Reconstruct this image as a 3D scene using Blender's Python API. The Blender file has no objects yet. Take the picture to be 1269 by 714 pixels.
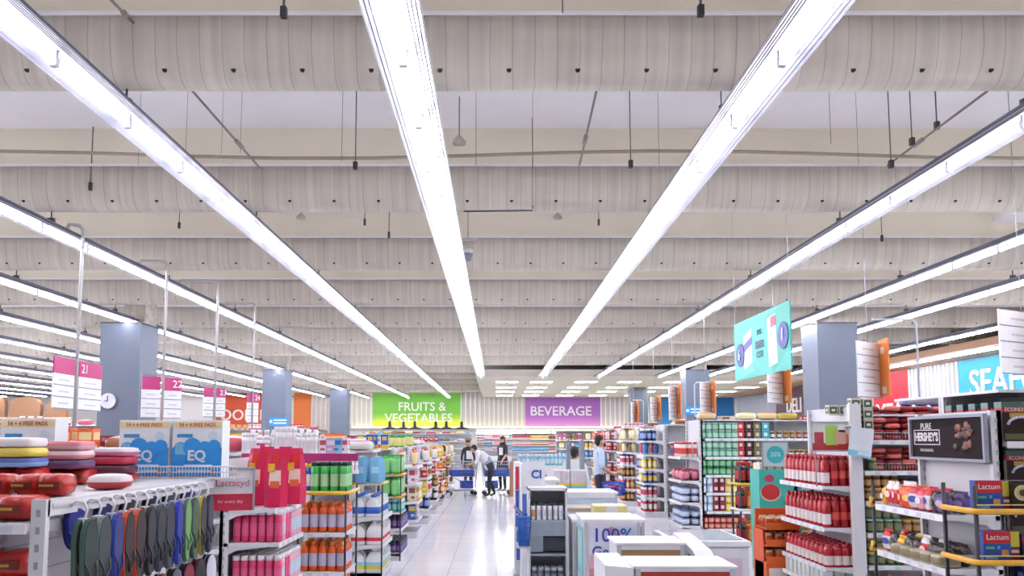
import bpy, bmesh, math, random
from mathutils import Vector, Matrix
random.seed(7)
C = bpy.context.scene.collection
D = bpy.data
PI = math.pi
# ---------------------------------------------------------------- camera, world, exposure
W, H, F = 1269.0, 714.0, 960.0
PITCH = math.radians(5.0)
CX, CY = 615.0, 543.0 - F * math.tan(PITCH)
EYE = Vector((0, 0, 1.68))
cd = D.cameras.new('camera'); cam = D.objects.new('camera', cd); C.objects.link(cam)
cd.sensor_width = 36; cd.lens = F / W * 36
cd.shift_x = (W / 2 - CX) / W; cd.shift_y = (CY - H / 2) / W
cd.clip_start = .05; cd.clip_end = 300
cam.location = EYE; cam.rotation_euler = (PI / 2 + PITCH, 0, 0)
bpy.context.scene.camera = cam
vs = bpy.context.scene.view_settings
vs.view_transform = 'Standard'; vs.look = 'None'; vs.gamma = 1; vs.use_curve_mapping = False
vs.exposure = EXPO = 0.9
wd = D.worlds.new('world'); bpy.context.scene.world = wd; wd.use_nodes = True
wd.node_tree.nodes['Background'].inputs[0].default_value = (.8, .85, 1, 1)
wd.node_tree.nodes['Background'].inputs[1].default_value = .35
TUBE = 42.0          # emission of the fluorescent tubes
cy = bpy.context.scene.cycles
try:
    cy.use_denoising = True; cy.max_bounces = 7; cy.diffuse_bounces = 5; cy.glossy_bounces = 3
    cy.use_light_tree = True; cy.sample_clamp_indirect = 6; cy.caustics_reflective = False
except Exception: pass

def at(px, py, Y):
    """world point seen at a pixel, at distance Y"""
    r, u = (px - CX) / F, (CY - py) / F
    d = Vector((r, math.cos(PITCH) - u * math.sin(PITCH), math.sin(PITCH) + u * math.cos(PITCH)))
    return EYE + d * (Y / d.y)
# ---------------------------------------------------------------- materials
def lin(c): return tuple((x / 12.92 if x <= .04045 else ((x + .055) / 1.055) ** 2.4) for x in c)
def hexc(h): return tuple(int(h[i:i+2], 16) / 255 for i in (0, 2, 4))
_m = {}
def mat(h, rough=.45, metal=0.0, vary=.06, emis=0, alpha=1, scale=9, trans=0):
    key = (h, rough, metal, vary, emis, alpha, scale, trans)
    if key in _m: return _m[key]
    m = D.materials.new('surface_' + h); m.use_nodes = True
    nt = m.node_tree; b = nt.nodes['Principled BSDF']
    c = lin(hexc(h)) if (emis or metal or scale < 1) else tuple(x * .74 for x in lin(hexc(h))); b.inputs['Roughness'].default_value = rough; b.inputs['Metallic'].default_value = metal
    if vary and not emis:
        tc = nt.nodes.new('ShaderNodeTexCoord'); n = nt.nodes.new('ShaderNodeTexNoise'); n.inputs['Scale'].default_value = scale
        n.inputs['Detail'].default_value = 3
        r = nt.nodes.new('ShaderNodeMixRGB'); r.inputs[1].default_value = (*[x * (1 - vary * 2) for x in c], 1)
        r.inputs[2].default_value = (*[min(1, x * (1 + vary * 2)) for x in c], 1)
        nt.links.new(tc.outputs['Object'], n.inputs['Vector']); nt.links.new(n.outputs['Fac'], r.inputs[0]); nt.links.new(r.outputs[0], b.inputs['Base Color'])
    else: b.inputs['Base Color'].default_value = (*c, 1)
    if emis:
        b.inputs['Emission Color'].default_value = (*c, 1); b.inputs['Emission Strength'].default_value = emis
    if alpha < 1: b.inputs['Alpha'].default_value = alpha
    if trans: b.inputs['Transmission Weight'].default_value = trans
    _m[key] = m; return m
# ---------------------------------------------------------------- mesh builder
class MB:
    def __init__(s): s.v = []; s.f = []; s.mi = []; s.sm = []; s.mats = []
    def _i(s, m):
        if isinstance(m, str): m = mat(m)
        if m not in s.mats: s.mats.append(m)
        return s.mats.index(m)
    def add(s, vs, fs, m, smooth=False):
        o = len(s.v); s.v += [tuple(p) for p in vs]; i = s._i(m)
        for f in fs: s.f.append([o + k for k in f]); s.mi.append(i); s.sm.append(smooth)
        return s
    def box(s, x0, x1, y0, y1, z0, z1, m):
        return s.add([(x0,y0,z0),(x1,y0,z0),(x1,y1,z0),(x0,y1,z0),(x0,y0,z1),(x1,y0,z1),(x1,y1,z1),(x0,y1,z1)],
                     [(0,3,2,1),(4,5,6,7),(0,1,5,4),(1,2,6,5),(2,3,7,6),(3,0,4,7)], m)
    def cb(s, x, y, z, w, d, h, m): return s.box(x-w/2, x+w/2, y-d/2, y+d/2, z, z+h, m)
    def lathe(s, prof, m, seg=12, c=(0,0,0), sx=1, sy=1, pw=2.0):
        """prof: (r, z[, material for the band that starts here])"""
        rings = []; o = len(s.v)
        for p in prof:
            ring = []
            for k in range(seg):
                a = 2 * PI * k / seg; ca, sa = math.cos(a), math.sin(a)
                x = math.copysign(abs(ca) ** (2 / pw), ca); y = math.copysign(abs(sa) ** (2 / pw), sa)
                s.v.append((c[0] + x * p[0] * sx, c[1] + y * p[0] * sy, c[2] + p[1])); ring.append(len(s.v) - 1)
            rings.append(ring)
        for j in range(len(prof) - 1):
            mm = s._i(prof[j][2] if len(prof[j]) > 2 else m)
            for k in range(seg):
                s.f.append([rings[j][k], rings[j][(k+1) % seg], rings[j+1][(k+1) % seg], rings[j+1][k]]); s.mi.append(mm); s.sm.append(True)
        s.f.append(rings[0][::-1]); s.mi.append(s._i(m)); s.sm.append(False)
        s.f.append(rings[-1]); s.mi.append(s._i(prof[-1][2] if len(prof[-1]) > 2 else m)); s.sm.append(False)
        return s
    def tube(s, pts, r, m, seg=7):
        pts = [Vector(p) for p in pts]; rings = []; n = len(pts); ref = None
        for j, p in enumerate(pts):
            t = (pts[min(j+1, n-1)] - pts[max(j-1, 0)]).normalized()
            a = Vector((0,0,1)) if abs(t.z) < .9 else Vector((1,0,0))
            u = t.cross(a).normalized() if ref is None else (ref - t * ref.dot(t)).normalized(); ref = u
            w = t.cross(u); ring = []
            rr = r[j] if isinstance(r, (list, tuple)) else r
            for k in range(seg):
                q = p + (u * math.cos(2*PI*k/seg) + w * math.sin(2*PI*k/seg)) * rr
                s.v.append(tuple(q)); ring.append(len(s.v)-1)
            rings.append(ring)
        mm = s._i(m)
        for j in range(n-1):
            for k in range(seg):
                s.f.append([rings[j][k], rings[j+1][k], rings[j+1][(k+1)%seg], rings[j][(k+1)%seg]][::-1]); s.mi.append(mm); s.sm.append(True)
        s.f.append(rings[0]); s.mi.append(mm); s.sm.append(False); s.f.append(rings[-1][::-1]); s.mi.append(mm); s.sm.append(False)
        return s
    def prism(s, poly, axis, a, b, m, smooth=False):
        """poly of 2-D points extruded along axis from a to b"""
        n = len(poly)
        def P(q, t):
            return {'x': (t, q[0], q[1]), 'y': (q[0], t, q[1]), 'z': (q[0], q[1], t)}[axis]
        return s.add([P(q, a) for q in poly] + [P(q, b) for q in poly],
                     [[i, (i+1) % n, n + (i+1) % n, n + i] for i in range(n)] + [list(range(n))[::-1], list(range(n, 2*n))], m, smooth)
    def pillow(s, x, y, z, w, d, h, m, e=3.2, seg=12, rows=6, m2=None, band=(.3, .7)):
        """soft pack resting at height z"""
        prof = []
        for j in range(rows + 1):
            t = -PI/2 + PI * j / rows
            rr = abs(math.cos(t)) ** (2/e); zz = math.copysign(abs(math.sin(t)) ** (2/e), math.sin(t))
            q = (max(rr, .02), (zz + 1) / 2 * h)
            if m2 is not None and band[0] <= (j + .5) / rows <= band[1]: q = (*q, m2)
            prof.append(q)
        return s.lathe(prof, m, seg, (x, y, z), w/2, d/2, e)
    def quad(s, a, b, c, d, m): return s.add([a, b, c, d], [(0,1,2,3)], m)
    def build(s, name, parent=None, loc=(0,0,0), rot=0, bevel=0, fix=True):
        me = D.meshes.new(name); me.from_pydata(s.v, [], s.f)
        for m in s.mats: me.materials.append(m)
        me.polygons.foreach_set('material_index', s.mi); me.polygons.foreach_set('use_smooth', s.sm)
        me.update()
        if fix:
            bm = bmesh.new(); bm.from_mesh(me); bmesh.ops.recalc_face_normals(bm, faces=bm.faces); bm.to_mesh(me); bm.free()
        o = D.objects.new(name, me); C.objects.link(o); o.location = loc; o.rotation_euler = (0,0,rot)
        if parent: o.parent = parent
        if bevel:
            b = o.modifiers.new('bevel', 'BEVEL'); b.width = bevel; b.segments = 2; b.limit_method = 'ANGLE'
        return o
def tag(o, label=None, cat=None, group=None, kind=None):
    if label: o['label'] = label
    if cat: o['category'] = cat
    if group: o['group'] = group
    if kind: o['kind'] = kind
    return o
def empty(name, loc=(0,0,0), rot=0, parent=None):
    o = D.objects.new(name, None); C.objects.link(o); o.location = loc; o.rotation_euler = (0,0,rot); o.empty_display_size = .1
    if parent: o.parent = parent
    return o
KIDS = {}
def kids(o):
    return o.children
def copy_tree(o, parent=None):
    c = o.copy(); C.objects.link(c)
    if parent is not None: c.parent = parent
    for ch in kids(o):
        k = ch.copy(); C.objects.link(k); k.parent = c
        for g in kids(ch):
            h = g.copy(); C.objects.link(h); h.parent = k
    return c
def text(s, size, m, parent, loc, rot=(PI/2,0,0), name='lettering', ext=.003, sx=1, align='CENTER', bold=0):
    cu = D.curves.new(name, 'FONT'); cu.body = s; cu.size = size; cu.extrude = ext; cu.align_x = align; cu.align_y = 'CENTER'; cu.offset = bold
    cu.resolution_u = 3
    cu.materials.append(mat(m) if isinstance(m, str) else m)
    tmp = D.objects.new('tmp', cu); C.objects.link(tmp); dg = bpy.context.evaluated_depsgraph_get(); me = D.meshes.new_from_object(tmp.evaluated_get(dg))
    D.objects.remove(tmp); me.name = name
    o = D.objects.new(name, me); C.objects.link(o); o.location = loc; o.rotation_euler = rot; o.scale = (sx, 1, 1)
    if parent: o.parent = parent
    return o
class Kind:
    """one product; the first place() moves the original, later ones copy it with its parts"""
    def __init__(s, root, cat): s.root = root; s.cat = cat; s.used = False
    def place(s, loc, rot=0, label=None, group=None, scale=None):
        o = s.root if not s.used else copy_tree(s.root); s.used = True
        o.location = loc; o.rotation_euler = (0, 0, rot)
        if scale: o.scale = (scale,)*3 if not isinstance(scale, tuple) else scale
        return tag(o, label, s.cat, group)
# ---------------------------------------------------------------- structure
def nodes_mat(name):
    m = D.materials.new(name); m.use_nodes = True; return m, m.node_tree, m.node_tree.nodes['Principled BSDF']
def tile_mat():
    m, nt, b = nodes_mat('glossy_floor_tile')
    tc = nt.nodes.new('ShaderNodeTexCoord'); mp = nt.nodes.new('ShaderNodeMapping'); br = nt.nodes.new('ShaderNodeTexBrick')
    br.offset = 0; br.inputs['Scale'].default_value = 1.0
    br.inputs['Brick Width'].default_value = .6; br.inputs['Row Height'].default_value = .6; br.inputs['Mortar Size'].default_value = .004
    br.inputs['Color1'].default_value = (.76,.77,.8,1); br.inputs['Color2'].default_value = (.71,.72,.76,1); br.inputs['Mortar'].default_value = (.4,.4,.43,1)
    nt.links.new(tc.outputs['Object'], mp.inputs[0]); nt.links.new(mp.outputs[0], br.inputs[0])
    nt.links.new(br.outputs[0], b.inputs['Base Color']); b.inputs['Roughness'].default_value = .13
    return m
def concrete_mat(name, c1, c2, streak):
    m, nt, b = nodes_mat(name); N = nt.nodes.new; L = nt.links.new
    tc = N('ShaderNodeTexCoord'); sep = N('ShaderNodeSeparateXYZ'); L(tc.outputs['Object'], sep.inputs[0])
    n = N('ShaderNodeTexNoise'); n.inputs['Scale'].default_value = 3.0; n.inputs['Detail'].default_value = 6; L(tc.outputs['Object'], n.inputs[0])
    mp = N('ShaderNodeMapping'); mp.inputs['Scale'].default_value = (9, .4, .4); L(tc.outputs['Object'], mp.inputs[0])
    n2 = N('ShaderNodeTexNoise'); n2.inputs['Scale'].default_value = 1.0; n2.inputs['Detail'].default_value = 5; L(mp.outputs[0], n2.inputs[0])
    mx = N('ShaderNodeMixRGB'); mx.inputs[1].default_value = (*lin(hexc(c1)),1); mx.inputs[2].default_value = (*lin(hexc(c2)),1)
    L(n.outputs['Fac'], mx.inputs[0])
    # seams between the narrow formwork boards
    wob = N('ShaderNodeMath'); wob.operation = 'MULTIPLY_ADD'; L(n.outputs['Fac'], wob.inputs[0]); wob.inputs[1].default_value = .04; L(sep.outputs[0], wob.inputs[2])
    fr = N('ShaderNodeMath'); fr.operation = 'MODULO'; ad = N('ShaderNodeMath'); ad.operation = 'ADD'; ad.inputs[1].default_value = 100; L(wob.outputs[0], ad.inputs[0]); L(ad.outputs[0], fr.inputs[0]); fr.inputs[1].default_value = .21
    cp = N('ShaderNodeMath'); cp.operation = 'LESS_THAN'; L(fr.outputs[0], cp.inputs[0]); cp.inputs[1].default_value = .012
    rm = N('ShaderNodeMapRange'); L(n2.outputs['Fac'], rm.inputs[0]); rm.inputs[1].default_value = .35; rm.inputs[2].default_value = .65; rm.inputs[3].default_value = 1 - streak; rm.inputs[4].default_value = 1.0
    sm = N('ShaderNodeMath'); sm.operation = 'MULTIPLY_ADD'; L(cp.outputs[0], sm.inputs[0]); sm.inputs[1].default_value = -streak * 1.3; L(rm.outputs[0], sm.inputs[2])
    ml = N('ShaderNodeMixRGB'); ml.blend_type = 'MULTIPLY'; ml.inputs[0].default_value = 1; L(mx.outputs[0], ml.inputs[1])
    L(sm.outputs[0], ml.inputs[2]); L(ml.outputs[0], b.inputs['Base Color']); b.inputs['Roughness'].default_value = .85
    bp = N('ShaderNodeBump'); bp.inputs['Strength'].default_value = .25; bp.inputs['Distance'].default_value = .02; L(n.outputs['Fac'], bp.inputs['Height']); L(bp.outputs[0], b.inputs['Normal'])
    return m
XL, XR, YB, YF = -40.0, 18.4, 60.0, -8.0
ZS = 1.68 + 4.55
def struct(o): o['kind'] = 'structure'; return o
struct(MB().box(XL, XR, YF, YB, -.2, 0, tile_mat()).build('floor'))
slab = mat('f4f2f2', .9, vary=.04, scale=.7)
struct(MB().box(XL, XR, YF, YB, ZS, ZS + .3, slab).build('ceiling'))
wallp = mat('d2cfcb', .8, vary=.03, scale=.8)
struct(MB().box(XL - .3, XL, YF, YB, 0, ZS, wallp).build('wall_left'))
struct(MB().box(XR, XR + .3, YF, YB, 0, ZS, wallp).build('wall_right'))
struct(MB().box(XL, XR, YB, YB + .3, 0, ZS, wallp).build('wall_back'))
struct(MB().box(XL, XR, YF - .3, YF, 0, ZS, wallp).build('wall_front'))
beam_m = concrete_mat('beam_concrete', 'beb7ab', 'd0c9bc', .18); web_m = mat('f0e8d4', .9, vary=.05, scale=.6)
hole_m = mat('2e2b33', .9, vary=0)
ZB = 1.68 + 3.35
def beam(Y, x0, x1):
    mb = MB(); poly = []
    n = 14
    for k in range(n + 1):                       # rounded underside
        a = PI + PI * k / n
        ca, sa = math.cos(a), math.sin(a)
        poly.append((math.copysign(abs(ca) ** .8, ca) * .25, ZB + .6 + math.copysign(abs(sa) ** .95, sa) * .6))
    mb.prism(poly, 'x', x0, x1, beam_m, True)
    mb.box(x0, x1, -.27, .27, ZB + .6, ZB + .635, slab)       # pale ledge
    mb.box(x0, x1, -.17, .2, ZB + .635, ZS, web_m)
    x = math.ceil(x0 / .65) * .65 + .1 * (Y % 3)
    while x < x1:
        mb.lathe([(.024, 0), (.024, .02)], hole_m, 8, (0, 0, 0)); 
        o = len(mb.v) - 16
        for i in range(o, len(mb.v)):
            vx, vy, vz = mb.v[i]; mb.v[i] = (x + vx, -.15 - vz, ZB + .115 + vy)
        x += .65
    b = mb.build('ceiling_beam', loc=(0, Y, 0)); return struct(b)
for k in range(-3, 13):
    Y = 7.2 + 4.05 * k
    if Y < 38.5: beam(Y, XL, XR)
    elif Y < 59: beam(Y, XL, -1.05)
ZD = 1.68 + 3.13
struct(MB().box(-1.05, XR, 39.3, YB, ZD, ZD + .35, mat('d9d2c4', .8, vary=.04)).build('ceiling_panel'))
# downstand ribs running away from the viewer between the cross beams
struct(MB().box(9.9, 11.2, YF, 39, ZS - .28, ZS, slab).build('ceiling_rib'))
struct(MB().box(-13.2, -12, YF, YB, ZS - .28, ZS, slab).build('ceiling_rib'))
# columns: painted cladding with a bare pier above
colm = mat('626b7a', .6, vary=.03, scale=.5)
for (x0, x1, Y, side) in ((-10.3, -9.25, 20, -1), (-10.3, -9.25, 34, -1), (-10.3, -9.25, 48, -1), (8.35, 9.4, 20, 1), (8.35, 9.4, 34, 1), (8.35, 9.4, 48, 1)):
    zt = 1.68 + 2.98
    mb = MB().box(x0, x1, Y, Y + 1.05, 0, zt, colm)
    mb.box(x0 - .03, x1 + .03, Y - .03, Y + 1.08, 0, .15, '6c6f78')
    mb.box(x0 - .012, x1 + .012, Y - .012, Y + 1.06, zt, zt + .03, '3f4150')
    pr = (x0 + .45, x1 - .05)
    mb.box(pr[0], pr[1], Y + .3, Y + 1.0, zt + .03, ZS - .001 if not (Y > 39 and x0 > 0) else ZD, beam_m)
    struct(mb.build('column', bevel=0))
# ---------------------------------------------------------------- fluorescent light strips
ZL = 1.68 + 3.0
tube_m = mat('f7f4ff', .4, emis=TUBE); refl = mat('7c7c86', .3, vary=0); hous = mat('5c5f70', .5, vary=.03); holder_m = mat('d8d8e2', .4, vary=0)
opal = D.materials.new('added_uplight_opal'); opal.use_nodes = True  # translucent material of the uplight strips, added to brighten the ceiling
_nt = opal.node_tree; _b = _nt.nodes['Principled BSDF']; _tr = _nt.nodes.new('ShaderNodeBsdfTranslucent'); _tr.inputs[0].default_value = (.9, .9, .92, 1)
_mx = _nt.nodes.new('ShaderNodeMixShader'); _mx.inputs[0].default_value = .6; _b.inputs['Base Color'].default_value = (.7, .7, .72, 1)
_nt.links.new(_b.outputs[0], _mx.inputs[1]); _nt.links.new(_tr.outputs[0], _mx.inputs[2]); _nt.links.new(_mx.outputs[0], _nt.nodes['Material Output'].inputs[0])
def tray(L):
    mb = MB()
    for s in (-1, 1):                            # ribbed wings, white inside, dark outside
        n = 5; pts = []
        for k in range(n + 1):
            t = k / n; pts.append((.055 + .16 * t, .1 - .05 * t))
        mb.add([(s*.05,0,.1),(s*.087,0,.09),(s*.087,L,.09),(s*.05,L,.1)], [(0,1,2,3)], opal)     # opal strip added to throw light up onto beams and slab
        for k in range(1, n):
            (a, za), (b, zb) = pts[k], pts[k+1]; mx = a + (b - a) * .8; mz = za + (zb - za) * .8 - .008
            mb.add([(s*a,0,za),(s*mx,0,mz),(s*b,0,zb),(s*a,L,za),(s*mx,L,mz),(s*b,L,zb)], [(0,1,4,3),(1,2,5,4)], refl)
        mb.add([(s*.087,0,.098),(s*.22,0,.054),(s*.22,L,.054),(s*.087,L,.098)], [(0,1,2,3)], hous)
        mb.add([(s*.215,0,.05),(s*.22,0,.054),(s*.22,L,.054),(s*.215,L,.05)], [(0,1,2,3)], holder_m)
    mb.box(-.055, .055, 0, L, .1, .102, refl)
    y = .02
    while y < L:                                 # cross ties that carry the wings past the added uplight slots
        mb.box(-.1, .1, y, y + .03, .103, .11, hous); y += 1.25
    return mb
def strip(X, y0, y1, pitch, label, hang=4.0):
    L = y1 - y0
    r = empty('light_strip', (X, y0, ZL)); tag(r, label, 'ceiling light', 'fluorescent light strips under the beams')
    tray(L).build('reflector', r, fix=False)
    h = MB().box(-.05, .05, 0, L, .11, .19, hous)
    for s in (-.17, .17): h.box(s - .012, s + .012, 0, L, .09, .12, hous)
    h.build('housing', r)
    n = int(L / pitch); first = None; fh = None
    for k in range(n):
        if first is None:
            first = MB().tube([(0, .03, .01), (0, pitch - .06, .01)], .021, tube_m, 8).build('tube', r)
            hb = MB().box(-.03, .03, -.035, .03, -.02, .1, holder_m); hb.box(-.1, .1, -.006, .006, .05, .1, holder_m)
            fh = hb.build('lamp_holder', r)
        else:
            t = first.copy(); C.objects.link(t); t.location = (0, k * pitch, 0); t.parent = r
            t = fh.copy(); C.objects.link(t); t.location = (0, k * pitch, 0); t.parent = r
    y = (7.2 - y0) % 4.05; hg = None
    while y < L:
        if hg is None: hg = MB().tube([(0, 0, .22), (0, 0, ZB - ZL + .06)], .011, '4a4a50', 5).cb(0, 0, .19, .1, .05, .06, '4a4a50').build('hanger', r, (0, y, 0))
        else:
            t = hg.copy(); C.objects.link(t); t.location = (0, y, 0); t.parent = r
        y += 4.05
    return r
names = ['directly left of the aisle', 'directly above right half of the aisle']
def sx(k): return -.75 + 2.93 * k
STR = {0: (-.75, 'bright light strip above the central aisle, left of the pair'), 1: (2.3, 'bright light strip above the central displays, right of the pair'),
       -1: (-3.56, 'long light strip passing over the shampoo shelves'), -2: (-6.6, 'light strip that carries the magenta aisle signs'),
       -3: (-9.62, 'light strip brushing the top of the left columns'), 2: (5.1, 'light strip over the red bottle endcap'),
       3: (8.1, 'light strip ending against the grey right column'), 4: (10.35, 'light strip behind the grey right column'),
       5: (13.9, 'light strip over the right gondolas towards the deli'), 6: (16.9, 'light strip beside the seafood sign')}
for k, (X, lab) in STR.items():
    strip(X, 1.0, 39.1 if k >= 0 else 58.5, 1.25, lab)
for k in range(-4, -13, -1):
    strip(-9.62 + 2.9 * (k + 3), 4, 58.5, 2.5, 'far left light strip, %s beyond the columns' % ['first', 'second', 'third', 'fourth', 'fifth', 'sixth', 'seventh', 'eighth', 'ninth'][-k - 4])
# ---------------------------------------------------------------- back and side wall dressing
def wx(px, Y=59.9): return (px - CX) / F * (Y * math.cos(PITCH)) + 0
def seg_x(px, Y=59.9, z=3.5): return at(px, 510, Y).x
def grad_mat(name, top, bot, z0, z1):
    """wall panel whose colour changes evenly from bottom to top"""
    m, nt, b = nodes_mat(name); N = nt.nodes.new; L = nt.links.new
    tc = N('ShaderNodeTexCoord'); sp = N('ShaderNodeSeparateXYZ'); L(tc.outputs['Object'], sp.inputs[0])
    mr = N('ShaderNodeMapRange'); L(sp.outputs[2], mr.inputs[0]); mr.inputs[1].default_value = z0; mr.inputs[2].default_value = z1
    mx = N('ShaderNodeMixRGB'); mx.inputs[1].default_value = (*lin(hexc(bot)),1); mx.inputs[2].default_value = (*lin(hexc(top)),1)
    L(mr.outputs[0], mx.inputs[0]); L(mx.outputs[0], b.inputs['Base Color']); b.inputs['Roughness'].default_value = .6
    return m
ZT, ZBm = at(600, 487, 59.9).z, at(600, 530, 59.9).z
def panel_back(px0, px1, m, words, size, tcol, label, cat='wall sign', cxp=None, name='wall_sign', zt=None):
    x0, x1 = seg_x(px0), seg_x(px1); xc = (x0 + x1) / 2
    r = empty(name, (xc, 59.9, ZBm)); tag(r, label, cat)
    MB().box(x0 - xc, x1 - xc, 0, .08, 0, (zt or ZT) - ZBm, m).build('panel', r)
    for (w, px, py) in words:
        p = at(px, py, 59.88); text(w, size, tcol, r, (p.x - xc, -.03, p.z - ZBm), ext=.03, bold=.01)
    return r
panel_back(462, 571, grad_mat('green_to_yellow_fade', '6cb23c', 'd8e23a', .0, 1.1), [('FRUITS &', 523, 504.5), ('VEGETABLES', 519, 518.5)], .93, 'f4fbe8', 'green wall sign reading fruits and vegetables')
panel_back(651, 744, grad_mat('violet_to_pink_print', '9a62b4', 'c07cc0', .0, 1.0), [('BEVERAGE', 695, 510)], 1.02, 'fbf4ff', 'purple wall sign reading beverage')
panel_back(268, 334, mat('e0592a', .6), [('FOOD', 290, 515), ('R', 327, 515)], 1.15, 'fff4ea', 'orange wall sign reading food beyond the left shelves')
panel_back(364, 386, mat('ee8136', .6), [], 1, 'ffffff', 'plain orange wall panel beside the left column', 'wall panel', name='wall_panel')
panel_back(811, 833, mat('2b86c8', .6), [], 1, 'ffffff', 'bright blue wall panel behind the right column', 'wall panel', name='wall_panel')
panel_back(884, 909, mat('2a7cc6', .6), [], 1, 'ffffff', 'blue wall panel in the right corner of the back wall', 'wall panel', name='wall_panel')
# white slat cladding on the back wall
def slats(px0, px1, base, col, label):
    x0, x1 = seg_x(px0), seg_x(px1)
    mb = MB().box(x0, x1, 59.92, 59.98, ZBm, ZT, base); x = x0
    while x < x1:
        mb.box(x, x + .09, 59.8, 59.92, ZBm, ZT, col); x += .36
    tag(mb.build('wall_slats'), kind='structure')
slats(571, 651, 'dcd8d2', 'fbfaf8', ''); slats(744, 775, 'd8cfdc', 'fbfaf8', ''); slats(797, 811, '9fd2dc', 'eefafc', '')
slats(436, 462, 'e2e2cc', 'fbfaf4', ''); slats(386, 412, 'e6dcd0', 'f4f0ea', '')
# shelf ledge and cove under the signs
struct(MB().box(seg_x(386), XR, 59.5, 59.9, ZBm - .12, ZBm, 'd8cdb8').build('trim_1'))
cove = mat('fff0d0', emis=5)
# cove lamps on the ledge wash the signs from below
for i, (a, b, lab) in enumerate(((438, 600, 'warm cove lamp washing the green sign'), (600, 775, 'warm cove lamp washing the purple sign'), (797, 905, 'cove lamp washing the blue panels'))):
    o = MB().box(seg_x(a), seg_x(b), 59.55, 59.62, ZBm + .005, ZBm + .05, cove).build('cove_lamp'); tag(o, lab, 'lamp')
# right side wall signs (they run away from the viewer)
def wall_y(px, X=XR - .1): return X * F / (px - CX)
def side_panel(px0, px1, m, word, size, label, name='wall_sign', col='ffffff', cat='wall sign', pxt=None, dz=1.0):
    ya, yb = wall_y(px0) / math.cos(PITCH) * 1.0, wall_y(px1)
    z0, z1 = 1.68 + .85, 1.68 + 3.02; yc = (ya + yb) / 2
    r = empty(name, (XR - .1, yc, z0)); tag(r, label, cat)
    MB().box(0, .08, yb - yc, ya - yc, 0, z1 - z0, m).build('panel', r)
    if word: text(word, size, col, r, (-.03, wall_y(pxt) - yc, dz), (PI/2, 0, -PI/2), ext=.03, bold=.012, align='LEFT')
    return r
side_panel(1190, 1330, mat('25a9cf', .6), 'SEAFOOD', 1.4, 'turquoise wall sign reading seafood on the right wall', pxt=1204, dz=1.18)
side_panel(1083, 1126, mat('c8283c', .6), 'MEAT', 1.3, 'red wall sign reading meat on the right wall', pxt=1086, dz=.25)
side_panel(962, 1012, mat('6b4a58', .6), 'DELI', 1.25, 'maroon wall sign reading deli on the right wall', pxt=975, dz=1.1)
def side_slats(px0, px1, base, col):
    ya, yb = wall_y(px0), wall_y(px1); mb = MB().box(XR - .06, XR - .02, yb, ya, 2.53, 4.7, base); y = yb
    while y < ya: mb.box(XR - .16, XR - .06, y, y + .07, 2.53, 4.7, col); y += .3
    struct(mb.build('wall_slats'))
side_slats(1126, 1190, 'bfd8d8', 'fbfafa'); side_slats(914, 962, '8a92c8', 'e4eaf4'); side_slats(1012, 1083, 'cfc4c4', 'f4eeee')
struct(MB().box(XR - .5, XR, 12, 59, 2.3, 2.5, 'e0dcd8').build('trim_2'))
struct(MB().box(XR - 2.2, XR, 20, 58, 1.68 + 3.05, 1.68 + 3.3, 'b58a6a').build('ceiling_bulkhead'))
# timber arches of the bakery corner on the far left
for i, (a, b, t) in enumerate(((-2, 8, 492), (14, 52, 492), (58, 84, 497))):
    x0, x1 = at(a, 500, 56).x, at(b, 500, 56).x; zt = at(0, t, 56).z; w = x1 - x0; poly = [(x0, 0), (x1, 0), (x1, zt - .6)]
    for k in range(9):
        th = PI * k / 8; poly.append(((x0 + x1)/2 + w/2 * math.cos(th), zt - .6 + .6 * math.sin(th)))
    poly.append((x0, zt - .6))
    o = MB().prism(poly, 'y', 55.8, 56.2, mat('b98a66', .6)).build('timber_arch'); tag(o, ['timber arch cut by the left picture edge', 'middle timber arch below the far left lights', 'timber arch half behind the first aisle sign'][i], 'arch')
# ceiling fittings of the lowered ceiling
tro = mat('fffdf4', emis=7)
ttl = ['first', 'second', 'third', 'fourth', 'fifth', 'sixth', 'seventh']
for r_, Y in enumerate((43, 47.5, 52, 56.5)):
    for c_, X in enumerate((.6, 2.5, 5, 7.4, 10, 12.6, 15.4)):
        r = empty('ceiling_light', (X, Y, ZD - .03)); tag(r, '%s light from the left in row %s of the lowered ceiling' % (ttl[c_], ttl[r_]), 'ceiling light', 'lights of the lowered ceiling')
        MB().box(-.65, .65, -.5, .5, 0, .03, 'e8e8ec').build('frame', r); MB().box(-.6, .6, -.45, .45, -.01, 0, tro).build('diffuser', r)
# ---------------------------------------------------------------- freezer wall and shelving below the signs
def cooler(px0, px1, Y, h, label, cols):
    x0, x1 = at(px0, 560, Y).x, at(px1, 560, Y).x; w = x1 - x0
    r = empty('display_cooler', ((x0 + x1)/2, Y, 0)); tag(r, label, 'cooler', 'wall of upright coolers')
    mb = MB().box(-w/2, w/2, .75, .8, 0, h, 'f2f4f8').box(-w/2, w/2, 0, .8, 0, .35, 'e2e4ea').box(-w/2, w/2, 0, .8, h - .25, h, 'fafafc')
    mb.box(-w/2, -w/2 + .05, 0, .8, .35, h - .25, 'e8eaf0').box(w/2 - .05, w/2, 0, .8, .35, h - .25, 'e8eaf0'); mb.build('cabinet', r)
    MB().box(-w/2 + .05, w/2 - .05, .0, .08, h - .3, h - .25, mat('ffffff', emis=14)).build('lamp', r)
    for k in range(4): MB().box(-w/2 + .05, w/2 - .05, .1, .75, .75 + k * .4, .77 + k * .4, 'f4f4f8').build('shelf', r)
    return r
lbl = ['upright cooler nearest the green sign', 'second cooler along the wall, behind the woman in black', 'cooler left below the purple sign', 'cooler centred below the purple sign', 'cooler below the right half of the purple sign', 'last cooler of the row, beside the far column']
for i in range(6):
    a = 590 + i * 31; cooler(a, a + 30.5, 57.5, 2.35, lbl[i], None)
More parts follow.
